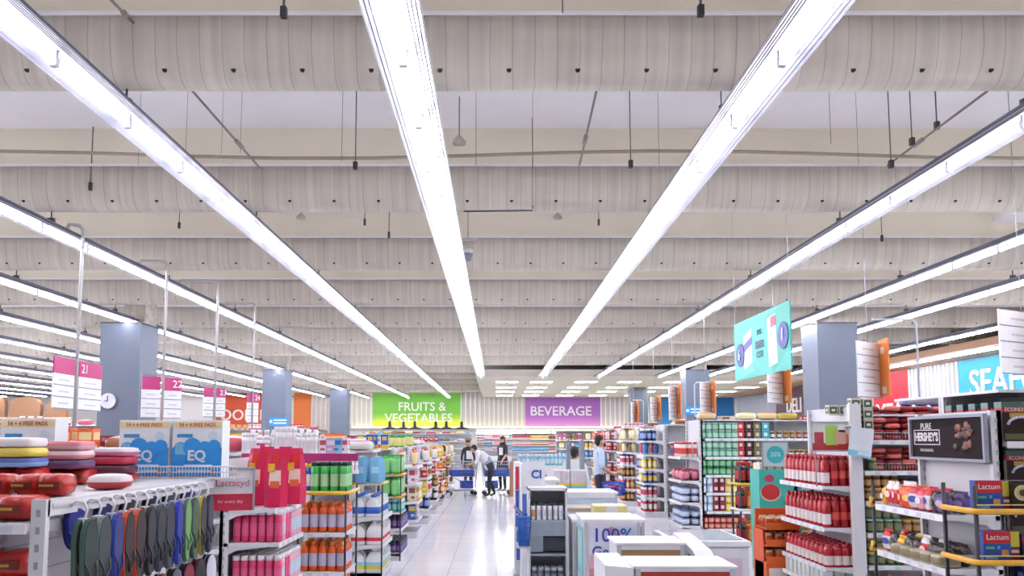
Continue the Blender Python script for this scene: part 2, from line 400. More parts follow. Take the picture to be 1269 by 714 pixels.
# ---------------------------------------------------------------- ceiling services: conduit, wires, braces, camera, sprinklers
pipe = 'b5aa94'
pts = [(x, 9.6 + .0 * x, ZS - .95 + .05 * math.sin(x * .7) - .0) for x in [XL + k * 1.2 for k in range(49)]]
tag(MB().tube(pts, .022, pipe, 6).build('conduit_pipe'), 'long sagging conduit pipe crossing between the first two beams', 'pipe')
tag(MB().tube([at(660, 255, 10.7), (at(660, 255, 10.7).x, at(660, 255, 10.7).y, ZS)], .004, '55555c', 5).tube([at(575, 262, 10.7), at(660, 261, 10.7), at(660, 255, 10.7)], .012, '55555c', 5).build('conduit_pipe'), 'short dark pipe running right from the camera mount', 'pipe')
for i, (a, b, Y0, Y1, lab) in enumerate((((238, 112), (322, 208), 7.9, 9.8, 'diagonal brace rod left of the twin light strips'), ((742, 100), (718, 205), 7.9, 9.9, 'diagonal brace rod between the two bright strips'), ((1225, 112), (1100, 205), 7.9, 9.9, 'diagonal brace rod over the right shelves'), ((133, -5), (165, 28), 6.0, 6.6, 'short brace rod at the top left corner'))):
    p, q = at(*a, Y0), at(*b, Y1)
    mb = MB().tube([p, q], .014, '8f8a86', 5); mb.tube([p.lerp(q, .6), p.lerp(q, .7)], .028, 'b0a79c', 6); tag(mb.build('brace_rod'), lab, 'rod')
wires = [(352, 0, 22, .02), (175, 112, 205, .004), (232, 140, 205, .004), (300, 112, 190, .004), (277, 112, 190, .004), (425, 105, 200, .005), (442, 105, 210, .012), (590, 105, 205, .005), (660, 105, 210, .004), (697, 0, 16, .01),
         (780, 105, 208, .012), (815, 105, 205, .005), (868, 0, 20, .02), (893, 105, 140, .014), (1060, 110, 205, .004), (1100, 110, 208, .012), (1127, 110, 180, .012), (1028, 135, 178, .006), (1160, 135, 160, .014)]
for i, (px, y0, y1, r_) in enumerate(wires):
    Yd = 6.1 if y0 == 0 else 9.0
    p = at(px, y0, Yd); q = at(px, y1, Yd); o = MB().tube([(p.x, Yd, ZS), (p.x, Yd, q.z)], r_ * .6, '6a6768', 5)
    if r_ > .01: o.cb(p.x, Yd, q.z, .05, .05, .09, '3c3a40')
    tag(o.build('hanging_rod' if r_ > .01 else 'hanging_wire'), 'thin vertical %s hanging from the slab between the near beams' % ('rod' if r_ > .01 else 'wire'), 'rod' if r_ > .01 else 'wire', 'rods hanging from the slab' if r_ > .01 else 'wires hanging from the slab')
for i, (px, py, Y) in enumerate(((112, 232, 11.0), (300, 262, 14.5), (452, 276, 14.5), (222, 280, 14.5), (482, 292, 14.5), (742, 276, 14.5), (1093, 296, 14.5), (477, 378, 26.4), (740, 345, 22.4), (903, 345, 22.4), (640, 375, 22.4))):
    p = at(px, py, Y); o = MB().tube([(p.x, Y, ZS), (p.x, Y, p.z)], .008, '55535a', 5).cb(p.x, Y, p.z - .05, .04, .04, .12, '3c3a40').build('hanging_rod')
    tag(o, 'short dark rod hanging between the beams beyond the second', 'rod', 'dark rods between the farther beams')
def dome_cam(px, py, Y, label, s=1.0):
    p = at(px, py, Y); r = empty('security_camera', p); tag(r, label, 'security camera')
    MB().tube([(0,0,.1*s),(0,0,ZS-p.z)], .014, 'd0cec8', 6).lathe([(.03*s,.05*s),(.09*s,.08*s),(.09*s,.13*s),(.05*s,.16*s)], 'ece9e2', 14).cb(0, 0, .3*s, .34*s, .05, .04, 'd8d4cc').build('mount', r)
    MB().lathe([(.01,-.09*s),(.05*s,-.075*s),(.08*s,-.03*s),(.09*s,.05*s)], mat('8a93a8', .1), 14).build('dome', r)
dome_cam(580, 318, 14.2, 'white dome security camera hanging right of the left bright strip')
dome_cam(593, 398, 24, 'small dome camera farther along the aisle ceiling', 1.0)
def spotlight(px, py, Y, label):
    p = at(px, py, Y); r = empty('ceiling_speaker', p); tag(r, label, 'ceiling fitting')
    MB().tube([(0,0,.05),(0,0,ZS-p.z)], .008, '8c8880', 5).build('stem', r); MB().lathe([(.03,-.02),(.09,0),(.09,.03),(.03,.1)], 'c9c2b4', 12).build('bell', r)
spotlight(373, 271, 14.5, 'small bell fitting left of the camera, behind the second beam'); spotlight(691, 271, 14.5, 'small bell fitting between the bright strips'); spotlight(569, 178, 10.0, 'round fitting below the conduit pipe'); spotlight(1008, 402, 19.5, 'small fitting on top corner of the right column'); spotlight(275, 413, 27, 'bell fitting above the magenta signs')
# clock on the left column, small blue notices on two columns
p = at(133, 497, 19.9); r = empty('wall_clock', (p.x, 19.94, p.z)); tag(r, 'round white clock on the grey left column', 'clock')
MB().lathe([(.2, -.02), (.2, .02), (.185, .03)], 'e6e6ea', 24).build('case', r).rotation_euler = (PI/2, 0, 0)
MB().box(-.008, .008, -.045, -.035, -.02, .13, '333338').build('minute_hand', r); MB().box(-.09, .01, -.045, -.035, -.008, .008, '333338').build('hour_hand', r)
for (px, py, Y, w, lab) in ((345, 522.5, 33.9, .85, 'small blue notice on the second left column'), (863, 509, 33.9, 1.0, 'small blue notice on the right column by the green cans')):
    p = at(px, py, Y); r = empty('column_notice', (p.x, Y, p.z)); tag(r, lab, 'notice')
    MB().box(-w/2, w/2, 0, .04, -.19, .19, '2f97d6').build('board', r); MB().box(-w*.25, w*.42, -.01, 0, -.1, -.04, 'dff2fb').box(-w*.25, w*.42, -.01, 0, .03, .09, 'dff2fb').box(-w*.44, -w*.32, -.01, 0, -.06, .06, 'dff2fb').build('print', r)
# ---------------------------------------------------------------- hanging aisle signs
wsign = mat('f6fafc', .5); line_m = mat('7d8ca4', .5); faint = mat('cdd6de', .5)
def sign_board(r, A, B, zt, zb, head, hc, lines, num, numside, thick=.02):
    """flat board from A to B (local xy)"""
    A, B = Vector(A), Vector(B); d = (B - A); L = d.length; u = d / L; ang = math.atan2(u.y, u.x)
    mb = MB(); hz = zt - (zt - zb) * head
    mb.box(0, L, -thick/2, thick/2, zb, hz, wsign); mb.box(0, L, -thick/2, thick/2, hz, zt, hc)
    for s in (-1, 1):
        for k in range(1, lines + 1):
            z = hz - (hz - zb) * k / lines + .0
            mb.box(0, L, s*thick/2 - .004, s*thick/2 + .004, z, z + .014, line_m)
            mb.box(L*.25, L*.75, s*thick/2 - .003, s*thick/2 + .003, z + (hz-zb)/lines*.42, z + (hz-zb)/lines*.56, faint)
    o = mb.build('board', r, (A.x, A.y, 0), ang)
    if num:
        text(num, (zt - hz) * .8, 'ffffff', o, (L * numside, -thick/2 - .004, (zt + hz)/2), ext=.003)
def hook_sign(hx, hy, panels, Yp, pole_px, zt_px, label):
    pass
mag = mat('c8327e', .5)
def aisle_sign(post, hook, ytop, ends, zt, zb, num, label, post_bot, small=False):
    """post: (px, Y); hook pixel; ends: list of ((px,Y),(px,Y)) boards"""
    p = at(post[0], 500, post[1]); r = empty('aisle_sign', (p.x, post[1], post_bot)); tag(r, label, 'aisle sign', None)
    o = Vector((p.x, post[1], post_bot))
    zt0 = ZL + .26
    h = at(hook[0], hook[1], post[1]); pts = [Vector((0,0,0)), Vector((0,0,zt0 - post_bot - .1))]
    for k in range(1, 6):
        a = PI/2 * k / 5; pts.append(Vector((-.12 * (1 - math.cos(a)), 0, zt0 - post_bot - .1 + .1 * math.sin(a))))
    pts.append(Vector((-6.56 - p.x, 0, zt0 - post_bot + .01))); pts.append(Vector((-6.6 - p.x, 0, ZL + .19 - post_bot)))
    MB().tube(pts, .028 if not small else .022, 'c8c6c6', 8).build('pole', r)
    for i, (A, B) in enumerate(ends):
        a = at(A[0], 500, A[1]); b = at(B[0], 500, B[1])
        sign_board(r, (a.x - o.x, A[1] - o.y), (b.x - o.x, B[1] - o.y), zt - post_bot, zb - post_bot, .32, mag, 3, num if i else None, .22 if post[0] < 150 else .75)
    a = at(ends[0][0][0], 500, ends[0][0][1]); b = at(ends[-1][1][0], 500, ends[-1][1][1])
    MB().tube([(a.x - o.x, ends[0][0][1] - o.y, zt - post_bot + .03), (b.x - o.x, ends[-1][1][1] - o.y, zt - post_bot + .03)], .012, '8f98aa', 6).build('crossbar', r)
aisle_sign((93, 11.66), (62, 265), 265, [((64, 11.0), (90, 11.6)), ((96, 11.75), (124, 12.4))], at(64, 441, 11.0).z, at(64, 506, 11.0).z, '21', 'nearest magenta and white aisle sign, numbered 21', 1.75)
aisle_sign((201, 14.1), (165, 320), 320, [((175, 13.8), (198, 14.0)), ((203, 14.15), (224, 14.4))], at(175, 466, 13.8).z, at(175, 518, 13.8).z, '22', 'second magenta and white aisle sign, numbered 22', 1.7)
aisle_sign((266, 15.9), (238, 357), 357, [((252, 15.7), (264, 15.85)), ((267, 15.95), (279, 16.1))], at(252, 480, 15.7).z, at(252, 517, 15.7).z, '23', 'third magenta aisle sign in front of the orange wall sign', 1.7)
aisle_sign((313, 18.6), (290, 385), 385, [((306, 18.5), (312, 18.6)), ((314, 18.65), (320, 18.8))], at(306, 487, 18.5).z, at(306, 524, 18.5).z, '24', 'farthest and smallest magenta aisle sign', 1.6, True)
ora = mat('f08a3a', .5)
def right_sign(px0, px1, pxo, yt, yb, Y, label, frame=None, dY=.5):
    a, b = at(px0, 500, Y), at(px1, 500, Y + dY); zt, zb = at(px0, yt, Y).z, at(px0, yb, Y).z
    r = empty('aisle_sign', ((a.x + b.x)/2, Y, zb)); tag(r, label, 'aisle sign'); o = r.location
    sign_board(r, (a.x - o.x, 0), (b.x - o.x, dY), zt - zb, 0, .001, wsign, 4, None, .5)
    c = at(pxo, 500, Y + .05); h = zt - zb
    u = Vector((c.x - b.x, .05 - dY)); A = math.atan2(u.y, u.x)
    mb = MB().box(0, u.length, -.012, .012, .02, h + .06, ora); q = u.length
    mb.box(q*.25, q*.6, -.018, -.012, h*.8, h*.92, 'fbe6d0').box(q*.3, q*.7, -.018, -.012, h*.08, h*.2, 'fbe6d0'); mb.build('orange_board', r, (b.x - o.x, dY, 0), A)
    MB().tube([((a.x + b.x)/2 - o.x, dY/2, h), ((a.x + b.x)/2 - o.x, dY/2, ZS - zb)], .006, 'b8bcc8', 5).build('wire', r)
    if frame:
        p0, p1 = at(frame[0], 500, Y + .3), at(frame[1], 500, Y + .3); zf = at(frame[0], frame[2], Y + .3).z
        MB().tube([(p0.x - o.x, .3, -(zb - frame[3])), (p0.x - o.x, .3, zf - zb - .06), (p0.x - o.x + (.06 if p1.x > p0.x else -.06), .3, zf - zb), (p1.x - o.x, .3, zf - zb)], .018, 'c4cad6', 7).build('arm', r)
right_sign(1064, 1092, 1104, 422, 492, 12.5, 'orange edged white aisle sign right of the big column', (1140, 1085, 396, 2.0))
right_sign(952, 971, 981, 448, 500, 15.5, 'orange edged white aisle sign below the teal banner')
right_sign(868, 881, 887, 474, 513, 19, 'orange edged aisle sign above the green cans', (861, 885, 474, 1.9))
right_sign(829, 839, 844, 479, 521, 22.5, 'orange edged aisle sign left of the blue notice', (848, 832, 478, 1.9))
right_sign(806, 815, 819, 492, 522, 25, 'orange edged aisle sign before the turquoise slats', None)
right_sign(782, 788, 791, 498, 525, 30, 'smallest orange edged aisle sign on the far column', (797, 784, 496, 1.9))
right_sign(1243, 1300, 1312, 383, 463, 9.5, 'white aisle sign cut by the right picture edge')
# teal banner
r = empty('hanging_banner'); a, b = at(910, 400, 14.2), at(979, 380, 11.6)
zt, zb = at(979, 372, 11.6).z, at(979, 457, 11.6).z; r.location = ((a.x + b.x)/2, 12.9, zb); tag(r, 'teal promotional banner hanging from the ceiling', 'banner'); u = Vector((b.x - a.x, 11.6 - 14.2)); Lb = u.length; h = zt - zb
mb = MB().box(0, Lb, -.01, .01, 0, h, '3fc1b4').add([(Lb*.72, -.012, 0), (Lb, -.012, h*.35), (Lb, -.012, h), (Lb*.6, -.012, h*.9)], [(0,1,2,3)], '2fae9e').add([(Lb*.05,-.012,0),(Lb*.4,-.012,h*.1),(Lb*.2,-.012,h*.5),(0.02,-.012,h*.35)], [(0,1,2,3)], '58d2c4')
bd = mb.build('cloth', r, (a.x - r.location.x, 14.2 - r.location.y, 0), math.atan2(u.y, u.x), fix=False)
def disc(parent, x, z, rad, m, y=-.02):
    o = MB().lathe([(rad, 0), (rad, .006)], m, 24).build('disc', parent); o.rotation_euler = (PI/2, 0, 0); o.location = (x, y, z); return o
disc(bd, Lb*.13, h*.42, h*.2, '2f3f98'); text('6', h*.26, 'ffffff', bd, (Lb*.12, -.035, h*.42)); disc(bd, Lb*.9, h*.52, h*.2, '2f3f98'); text('1', h*.28, 'ffffff', bd, (Lb*.9, -.035, h*.52))
text('EMER', h*.16, '24506a', bd, (Lb*.5, -.015, h*.5), bold=.008); text('CLU', h*.15, '24506a', bd, (Lb*.5, -.015, h*.34)); text('PAL', h*.13, '2a7a86', bd, (Lb*.5, -.015, h*.7))
MB().add([(Lb*.2,-.014,h*.15),(Lb*.36,-.014,h*.25),(Lb*.36,-.014,h*.82),(Lb*.2,-.014,h*.72)], [(0,1,2,3)], 'e6eef6').add([(Lb*.2,-.016,h*.45),(Lb*.36,-.016,h*.55),(Lb*.36,-.016,h*.68),(Lb*.2,-.016,h*.58)], [(0,1,2,3)], '5a55b0').build('product_picture', bd, fix=False)
MB().add([(Lb*.66,-.014,h*.1),(Lb*.8,-.014,h*.14),(Lb*.78,-.014,h*.9),(Lb*.64,-.014,h*.86)], [(0,1,2,3)], 'f0f2f4').add([(Lb*.7,-.016,h*.7),(Lb*.79,-.016,h*.72),(Lb*.78,-.016,h*.88),(Lb*.7,-.016,h*.86)], [(0,1,2,3)], 'd0405a').build('product_picture', bd, fix=False)
for x in (.03, Lb - .03): MB().tube([(x, 0, h), (x, 0, ZS - zb)], .004, 'd8dce0', 4).build('cord', bd)
# ---------------------------------------------------------------- shelving
steel = mat('e4e4e6', .4, vary=.02); rail_m = mat('f3f3f5', .35, vary=0); slot_m = mat('a4a4aa', .6, vary=0); panel_m = mat('d9d9dd', .5, vary=.02)
def upright(parent, x, y, h, w=.06, d=.03):
    mb = MB().box(-w/2, w/2, -d/2, d/2, 0, h, steel); z = .1
    while z < h - .05: mb.box(-.008, .008, -d/2 - .002, -d/2, z, z + .03, slot_m); z += .07
    return mb.build('upright', parent, (x, y, 0))
def shelf_board(parent, w, d, x, y, z, rot=0, tilt=.03):
    """board with price rail; local front is -y, centred on x, back edge at y=0"""
    mb = MB().box(-w/2, w/2, -d, 0, -.03, 0, steel)
    for s in (-1, 1):
        poly = [(0, -.03), (-d*.8, -.03), (-d*.55, -.045), (-d*.25, -.06), (-.05, -.09), (0, -.11)]
        mb.prism(poly, 'x', s*(w/2 - .015) - .01, s*(w/2 - .015) + .01, steel)
    o = mb.build('shelf', parent, (x, y, z), rot)
    rb = MB().box(-w/2, w/2, -d - .012, -d, -.04, .004, rail_m); k = -w/2 + .1
    while k < w/2 - .08: rb.box(k, k + .05, -d - .014, -d - .012, -.034, -.006, 'd4dae6'); k += .16
    rb.build('price_rail', o); return o
def gondola(x0, x1, Y, levels, top, label, depth=.42, group=None, name='gondola_shelving', panel=None):
    """long shelving seen from its -Y side, spine at Y+depth"""
    w = x1 - x0; r = empty(name, ((x0 + x1)/2, Y, 0)); tag(r, label, 'shelving', group)
    MB().box(-w/2, w/2, depth, depth + .03, .1, top, panel or panel_m).build('back_panel', r)
    MB().box(-w/2, w/2, 0, depth * 2, 0, .1, 'c9c9cf').build('base', r)
    n = max(1, round(w / 1.3))
    for k in range(n + 1): upright(r, -w/2 + .03 + (w - .06) * k / n, depth - .02, top)
    for z in levels: shelf_board(r, w, depth - .02, 0, depth - .02, z)
    MB().box(-w/2, w/2, .05, depth * 2 - .05, top, top + .02, steel).build('top_board', r)
    return r
def endcap(side, xs, y0, y1, depth, levels, top, label, base=True, name='endcap_shelving', panel=None):
    """shelving across the end of a gondola; shelves reach from the spine xs towards the main aisle (side +1: to +X)"""
    w = y1 - y0; r = empty(name, (xs, (y0 + y1)/2, 0)); tag(r, label, 'shelving')
    MB().box(-.02 * side - .015, -.02 * side + .015, -w/2, w/2, .1, top, panel or panel_m).build('back_panel', r)
    if base: MB().box(min(0, side*depth), max(0, side*depth), -w/2, w/2, 0, .1, 'd4d4da').build('base', r)
    for s in (-1, 1): upright(r, 0, s * (w/2 - .015), top, .07, .03)
    rot = PI/2 if side > 0 else -PI/2
    for z in levels: shelf_board(r, w, depth, 0, 0, z, rot)
    return r
PAL = {'red': 'c8242c', 'dark red': '8e1a28', 'orange': 'ee6a22', 'yellow': 'f2c832', 'pale yellow': 'f0e6a0', 'green': '3fae4a', 'dark green': '1f6a44', 'teal': '35b0a2', 'light blue': '8fcbe8', 'blue': '2f62c0', 'navy': '232f6e',
       'purple': '6b4a9a', 'pink': 'e8588e', 'magenta': 'cc2a6c', 'white': 'f0f0f2', 'cream': 'eadfc8', 'brown': '6a4430', 'black': '26242a', 'grey': '9a9ea8', 'lilac': 'c9a8d8'}
def K(root, cat): return Kind(root, cat)
# -- product makers (resting at z=0, front towards -y)
def bottle(name, body, cap, lab, h, r, sh='round', cat='bottle', capr=.42, sy=1.0, neck=.78, labz=(.18, .62), pw=2.0, seg=12):
    pr = [(r*.92, 0), (r, h*.03), (r, h*labz[0], lab), (r, h*labz[1]), (r*.98, h*neck*.92), (r*.8, h*neck), (r*capr*.8, h*(neck+.08)), (r*capr*.8, h*.93)]
    pr = [(q[0], q[1], *( (mat(q[2]),) if len(q) > 2 else () )) for q in pr]
    o = MB().lathe(pr, mat(body, .25), seg, sy=sy, pw=pw).build(name)
    MB().lathe([(r*capr, h*(neck+.06)), (r*capr, h*.985), (r*capr*.85, h)], mat(cap, .3), 10, sy=max(sy, .8)).build('cap', o)
    return K(o, cat)
def tubecan(name, body, lab, top, h, r, cat='can', seg=12):
    o = MB().lathe([(r*.95, 0, mat(top)), (r, h*.04, mat(body)), (r, h*.2, mat(lab)), (r, h*.75, mat(body)), (r, h*.93, mat(top)), (r*.95, h)], mat(top), seg).build(name); return K(o, cat)
def capped(name, body, cap, lab, h, r, cat='bottle', split=.8):
    """straight bottle with a cap as wide as itself"""
    o = MB().lathe([(r*.93, 0), (r, h*.03), (r, h*.2, mat(lab)), (r, h*.6), (r, h*split)], mat(body, .3), 12, pw=2.4).build(name)
    MB().lathe([(r*.97, h*split), (r*.97, h*.97), (r*.85, h)], mat(cap, .3), 12, pw=2.4).build('cap', o)
    return K(o, cat)
def carton(name, w, d, h, body, art, cat='box', text_=None, tcol='ffffff', side=None, bevel=0):
    """art: list of (x0,x1,z0,z1,colour) in 0..1 printed on the front; sides repeat the body"""
    mb = MB().box(-w/2, w/2, 0, d, 0, h, body)
    for i, a in enumerate(art):
        mb.box(-w/2 + a[0]*w, -w/2 + a[1]*w, -.001 - .0005*i, .001, a[2]*h, a[3]*h, a[4])
        if side and a[2] < .99: mb.box(w/2 - .001, w/2 + .001 + .0003*i, a[0]*d, a[1]*d, a[2]*h, a[3]*h, a[4]); mb.box(-w/2 - .001 - .0003*i, -w/2 + .001, a[0]*d, a[1]*d, a[2]*h, a[3]*h, a[4])
    o = mb.build(name, bevel=bevel)
    if text_: 
        for (s, x, z, sz, c) in text_: text(s, sz, c, o, (-w/2 + x*w, -.003 - .0005*len(art), z*h), ext=.0006)
    return K(o, cat)
def bag(name, w, d, h, body, lab, cat='bag', e=3.0, crimp=True, face=None):
    mb = MB().pillow(0, d/2, 0, w, d, h, mat(body, .3), e, 14, 7, mat(lab, .3), (.3, .65))
    if crimp: mb.box(-w*.42, w*.42, d/2 - .004, d/2 + .004, h*.93, h*1.04, body)
    if face: mb.lathe([(w*.25, 0), (w*.25, .006)], face, 12, (0, 0, 0)) if 0 else None
    return K(mb.build(name), cat)
def pouch(name, w, h, d, body, lab, tip='f2c832', cat='pouch'):
    """stand-up refill pouch"""
    n = 8; mb = MB(); ring = []
    for j in range(n + 1):
        t = j / n; dd = d * (1 - t) ** .7 * .5 + .004; ww = w / 2 * (1 - .38 * max(0, t - .55) ** 2 / .2 + .05 * math.sin(t * PI * 2)); ring.append((t * h, ww, dd))
    for (a, b) in zip(ring, ring[1:]):
        m = mat(lab, .3) if .25 < a[0]/h < .6 else mat(body, .3)
        for s in (-1, 1):
            mb.add([(-a[1], 0, a[0]), (-a[1]*.5, s*a[2], a[0]), (a[1]*.5, s*a[2], a[0]), (a[1], 0, a[0]), (-b[1], 0, b[0]), (-b[1]*.5, s*b[2], b[0]), (b[1]*.5, s*b[2], b[0]), (b[1], 0, b[0])],
                   [(0,1,5,4)], mat(body, .3), True)
            mb.add([(-a[1]*.5, s*a[2], a[0]), (a[1]*.5, s*a[2], a[0]), (b[1]*.5, s*b[2], b[0]), (-b[1]*.5, s*b[2], b[0])], [(0,1,2,3)], m, True)
            mb.add([(a[1]*.5, s*a[2], a[0]), (a[1], 0, a[0]), (b[1], 0, b[0]), (b[1]*.5, s*b[2], b[0])], [(0,1,2,3)], mat(body, .3), True)
    mb.box(-w*.1, w*.1, -.004, .004, h, h*1.05, tip)
    if h > .4: mb.box(-w*.2, w*.2, -d*.42, -d*.3, h*.3, h*.44, 'ea6a3a').box(-w*.3, -w*.02, -d*.36, -d*.2, h*.6, h*.74, 'f0b428').box(-w*.12, w*.12, -d*.28, 0, h*.74, h*.9, 'e0341e')
    return K(mb.build(name), cat)
def jug(name, body, cap, lab, lab2, h, w, d, cat='jug'):
    mb = MB().lathe([(.5, 0), (.52, h*.03), (.52, h*.15, mat(lab)), (.52, h*.3, mat(lab2)), (.52, h*.45), (.5, h*.55), (.36, h*.72), (.2, h*.84), (.14, h*.9)], mat(body, .3), 16, sx=w, sy=d, pw=3.2)
    o = mb.build(name)
    MB().tube([(w*.12, 0, h*.86), (w*.38, 0, h*.82), (w*.47, 0, h*.68), (w*.46, 0, h*.5)], .012, mat(body, .3), 8).build('handle', o)
    MB().lathe([(.17*w, h*.88), (.17*w, h*.98), (.14*w, h)], mat(cap, .3), 12).build('cap', o)
    return K(o, cat)
_pool = {}
def generic(kind, col):
    """simple stock for the farther shelves, one prototype per kind and colour"""
    key = (kind, col)
    if key not in _pool:
        c = PAL[col]; alt = {'white': 'd0506a', 'cream': '9a5a3a', 'pale yellow': 'd88a2a', 'blue': 'e8c84a', 'orange': 'f0d8a0', 'yellow': 'f8eec0', 'brown': 'c89a5a', 'dark red': 'd8a0a0', 'dark green': '8a8a60', 'light blue': '3a7ac0', 'green': 'e8e090', 'navy': '8aa8e0'}.get(col, 'e4e4e0')
        if kind == 'bottle': k = capped('bottle', c, 'f4f4f4' if col not in ('white', 'cream') else '4a5a9a', alt, .2, .032)
        elif kind == 'can': k = tubecan('food_can', c, alt, 'd4d4d8', .13, .04)
        elif kind == 'carton': k = carton('carton', .12, .1, .19, c, [(.1, .9, .55, .85, alt), (.15, .6, .2, .35, alt)], side=True)
        elif kind == 'packet': k = carton('food_packet', .1, .08, .2, c, [(.0, 1, .0, .3, alt), (.2, .8, .6, .85, alt)], 'packet', side=True)
        elif kind == 'drink carton': k = carton('drink_carton', .09, .09, .21, c, [(.1, .9, .1, .45, alt), (.1, .9, .85, .9, alt)], 'drink carton', side=True)
        elif kind == 'flat box': k = carton('flat_box', .26, .18, .07, c, [(.1, .6, .25, .75, alt)], side=True)
        elif kind == 'bag': k = bag('snack_bag', .17, .08, .22, c, alt)
        elif kind == 'bundle': k = bag('soft_bundle', .36, .25, .14, c, alt, 'bundle', 2.8, False)
        elif kind == 'jar': k = capped('jar', c, 'd8b040', alt, .13, .04, 'jar', .82)
        _pool[key] = k
    return _pool[key]
HT = {'drink carton': .21, 'packet': .2, 'bottle': .2, 'can': .13, 'carton': .19, 'flat box': .07, 'bag': .22, 'bundle': .14, 'jar': .13}
WD = {'drink carton': .1, 'packet': .11, 'bottle': .07, 'can': .085, 'carton': .13, 'flat box': .27, 'bag': .18, 'bundle': .38, 'jar': .085}
plural = {'box': 'boxes', 'flat box': 'flat boxes'}
def pl(k): return plural.get(k, k + 's')
def fit(kd, room=.265):
    q = max(1.0, min(1.7, room / HT[kd])); e = min(q, 1.25); return (e, e, q)
def stock_y(side, xs, y0, y1, depth, z, runs, where, ny=None, rows=2, face=None):
    """endcap shelf: runs = list of (kind, colour); fills along Y, rows in X from the front edge back"""
    y = y0 + .05; i = 0; rot = PI/2 if side > 0 else -PI/2
    span = (y1 - y0 - .1) / len(runs)
    for (kd, col) in runs:
        k = generic(kd, col); fs = fit(kd); w = WD[kd] * fs[0]; n = max(1, int(span / w)); step = span / n
        for a in range(n):
            for b in range(rows):
                xx = xs + side * (depth - .03 - b * (w + .02))
                if (xx - xs) * side < .06: continue
                k.place((xx, y + step * (a + .5), z), rot, '%s %s on %s' % (col, kd, where), '%s on %s' % (pl(kd), where), fs)
        y += span
def stock_x(x0, x1, Y, z, runs, where, rows=1, jitter=0, sc=1.0, dy=.14):
    x = x0; span = (x1 - x0) / len(runs)
    for (kd, col) in runs:
        k = generic(kd, col); w = WD[kd] * sc; n = max(1, int(span / w)); step = span / n
        for a in range(n):
            for b in range(rows):
                k.place((x + step * (a + .5) + random.uniform(-jitter, jitter), Y + b * dy + random.uniform(0, jitter), z), random.uniform(-jitter, jitter) * 3, '%s %s on %s' % (col, kd, where), '%s on %s' % (pl(kd), where), sc)
        x += span
# ================================================================ LEFT SIDE
# nearest gondola: shelves at its near end, sandals on its aisle side
G1 = empty('gondola_shelving', (-2.36, 3.2, 0)); tag(G1, 'nearest white gondola carrying the flip-flops and diaper packs', 'shelving')
MB().box(-.1, -.07, .05, 2.6, .1, 1.35, panel_m).box(.22, .24, .12, 1.85, .1, 1.34, panel_m).build('back_panel', G1)
mbx = MB()
for z in (.5, .8, 1.07, 1.2): mbx.box(.24, .243, .12, 1.85, z, z + .006, 'a9abb2')
mbx.build('panel_seams', G1)
for (x, y) in ((.5, .0), (.47, 1.86), (-.6, .0)): upright(G1, x, y, 1.43 if y < 1 else 1.5)
tb = MB().box(-.9, .5, .21, 2.7, 1.395, 1.42, steel); tb.build('top_board', G1)
MB().box(-.9, .47, 0, 2.6, 0, .1, 'c9c9cf').build('base', G1)
MB().tube([(.52, .03, 1.40), (.52, 1.87, 1.40)], .017, rail_m, 8).box(.49, .53, .0, 1.87, 1.36, 1.425, steel).build('hanging_rail', G1)
MB().tube([(.52, .75, 1.03), (.52, 1.87, 1.03)], .012, rail_m, 8).build('hanging_rail', G1)
for z in (1.335, 1.0, .66): shelf_board(G1, 1.0, .34, -.03, .3, z)
redpack = K(MB().pillow(0, .12, 0, .155, .2, .105, mat('c8281e', .25), 4, 14, 6).box(-.05, .05, .008, .03, .035, .07, '7a2a1c').box(-.045, .02, .0, .03, .048, .058, 'd8a040').build('snack_pack'), 'pack')
for z, wh in ((1.337, 'the upper'), (1.002, 'the middle'), (.662, 'the lower')):
    for a in range(4):
        for b in range(2 if z > 1 else 2):
            if z > 1.3 and b: continue
            redpack.place((-2.0 - a * .16, 3.2, z + b * .108), random.uniform(-.03, .03), 'glossy red plastic snack pack on %s shelf at the left edge' % wh, 'red packs on %s left shelf' % wh)
for a in range(5):
    redpack.place((-1.96 - a * .13, 3.42, 1.422), random.uniform(-.2, .2), 'glossy red plastic pack lying on top of the nearest gondola', 'red packs on the nearest gondola top', (.85, .9, .95))
wf = K(MB().pillow(0, .1, 0, .2, .2, .08, mat('f0e8ea', .35), 3, 14, 6, mat('c83a42', .4), (.2, .55)).build('wrapped_pack'), 'pack')
wf.place((at(127, 594, 3.85).x, 3.85, 1.422), .1, 'white floral wrapped pack with red band beside the red packs')
def fold(name, w, d, h, c, c2): return K(MB().pillow(0, d/2, 0, w, d, h, mat(c, .45), 5.5, 20, 6, mat(c2, .45), (.4, .55)).build(name), 'pack')
stk = [(-2.5, 3.95, [('4a62b0', '8fb0e0', 'blue folded pack under the yellow one'), ('f8e268', 'f4d850', 'yellow folded pack in the middle of its stack'), ('faf4f6', 'fbfafc', 'white folded pack topmost beside the left box')], .27, 1.53),
       (-2.4, 4.25, [('5a3a6a', '8a4a7a', 'dark purple folded pack at bottom of the pink stack'), ('eed6d6', 'e890a0', 'pale pink folded pack in the middle of the stack'), ('e88a98', 'f0c0c8', 'pink folded pack topmost of its stack')], .26, 1.51),
       (-2.32, 4.6, [('5c2440', '7a2a4a', 'dark maroon folded pack at bottom of the red stack'), ('c82a48', 'd03a58', 'red folded pack in the middle of its stack'), ('f4f0f4', 'e880a8', 'white folded pack with pink print atop the red')], .27, 1.47)]
for (x, y, items, w, z) in stk:
    for a in range(2): redpack.place((x - .07 + a * .14, y + .04, 1.422), .1 * a, 'red pack squeezed under the folded packs', 'red packs under the folded packs', (.85, 1, (z - 1.422) / .106))
    for (c, c2, lab) in items:
        fold('folded_pack', w, .2, .052, c, c2).place((x, y, z), random.uniform(-.05, .05), lab); z += .051
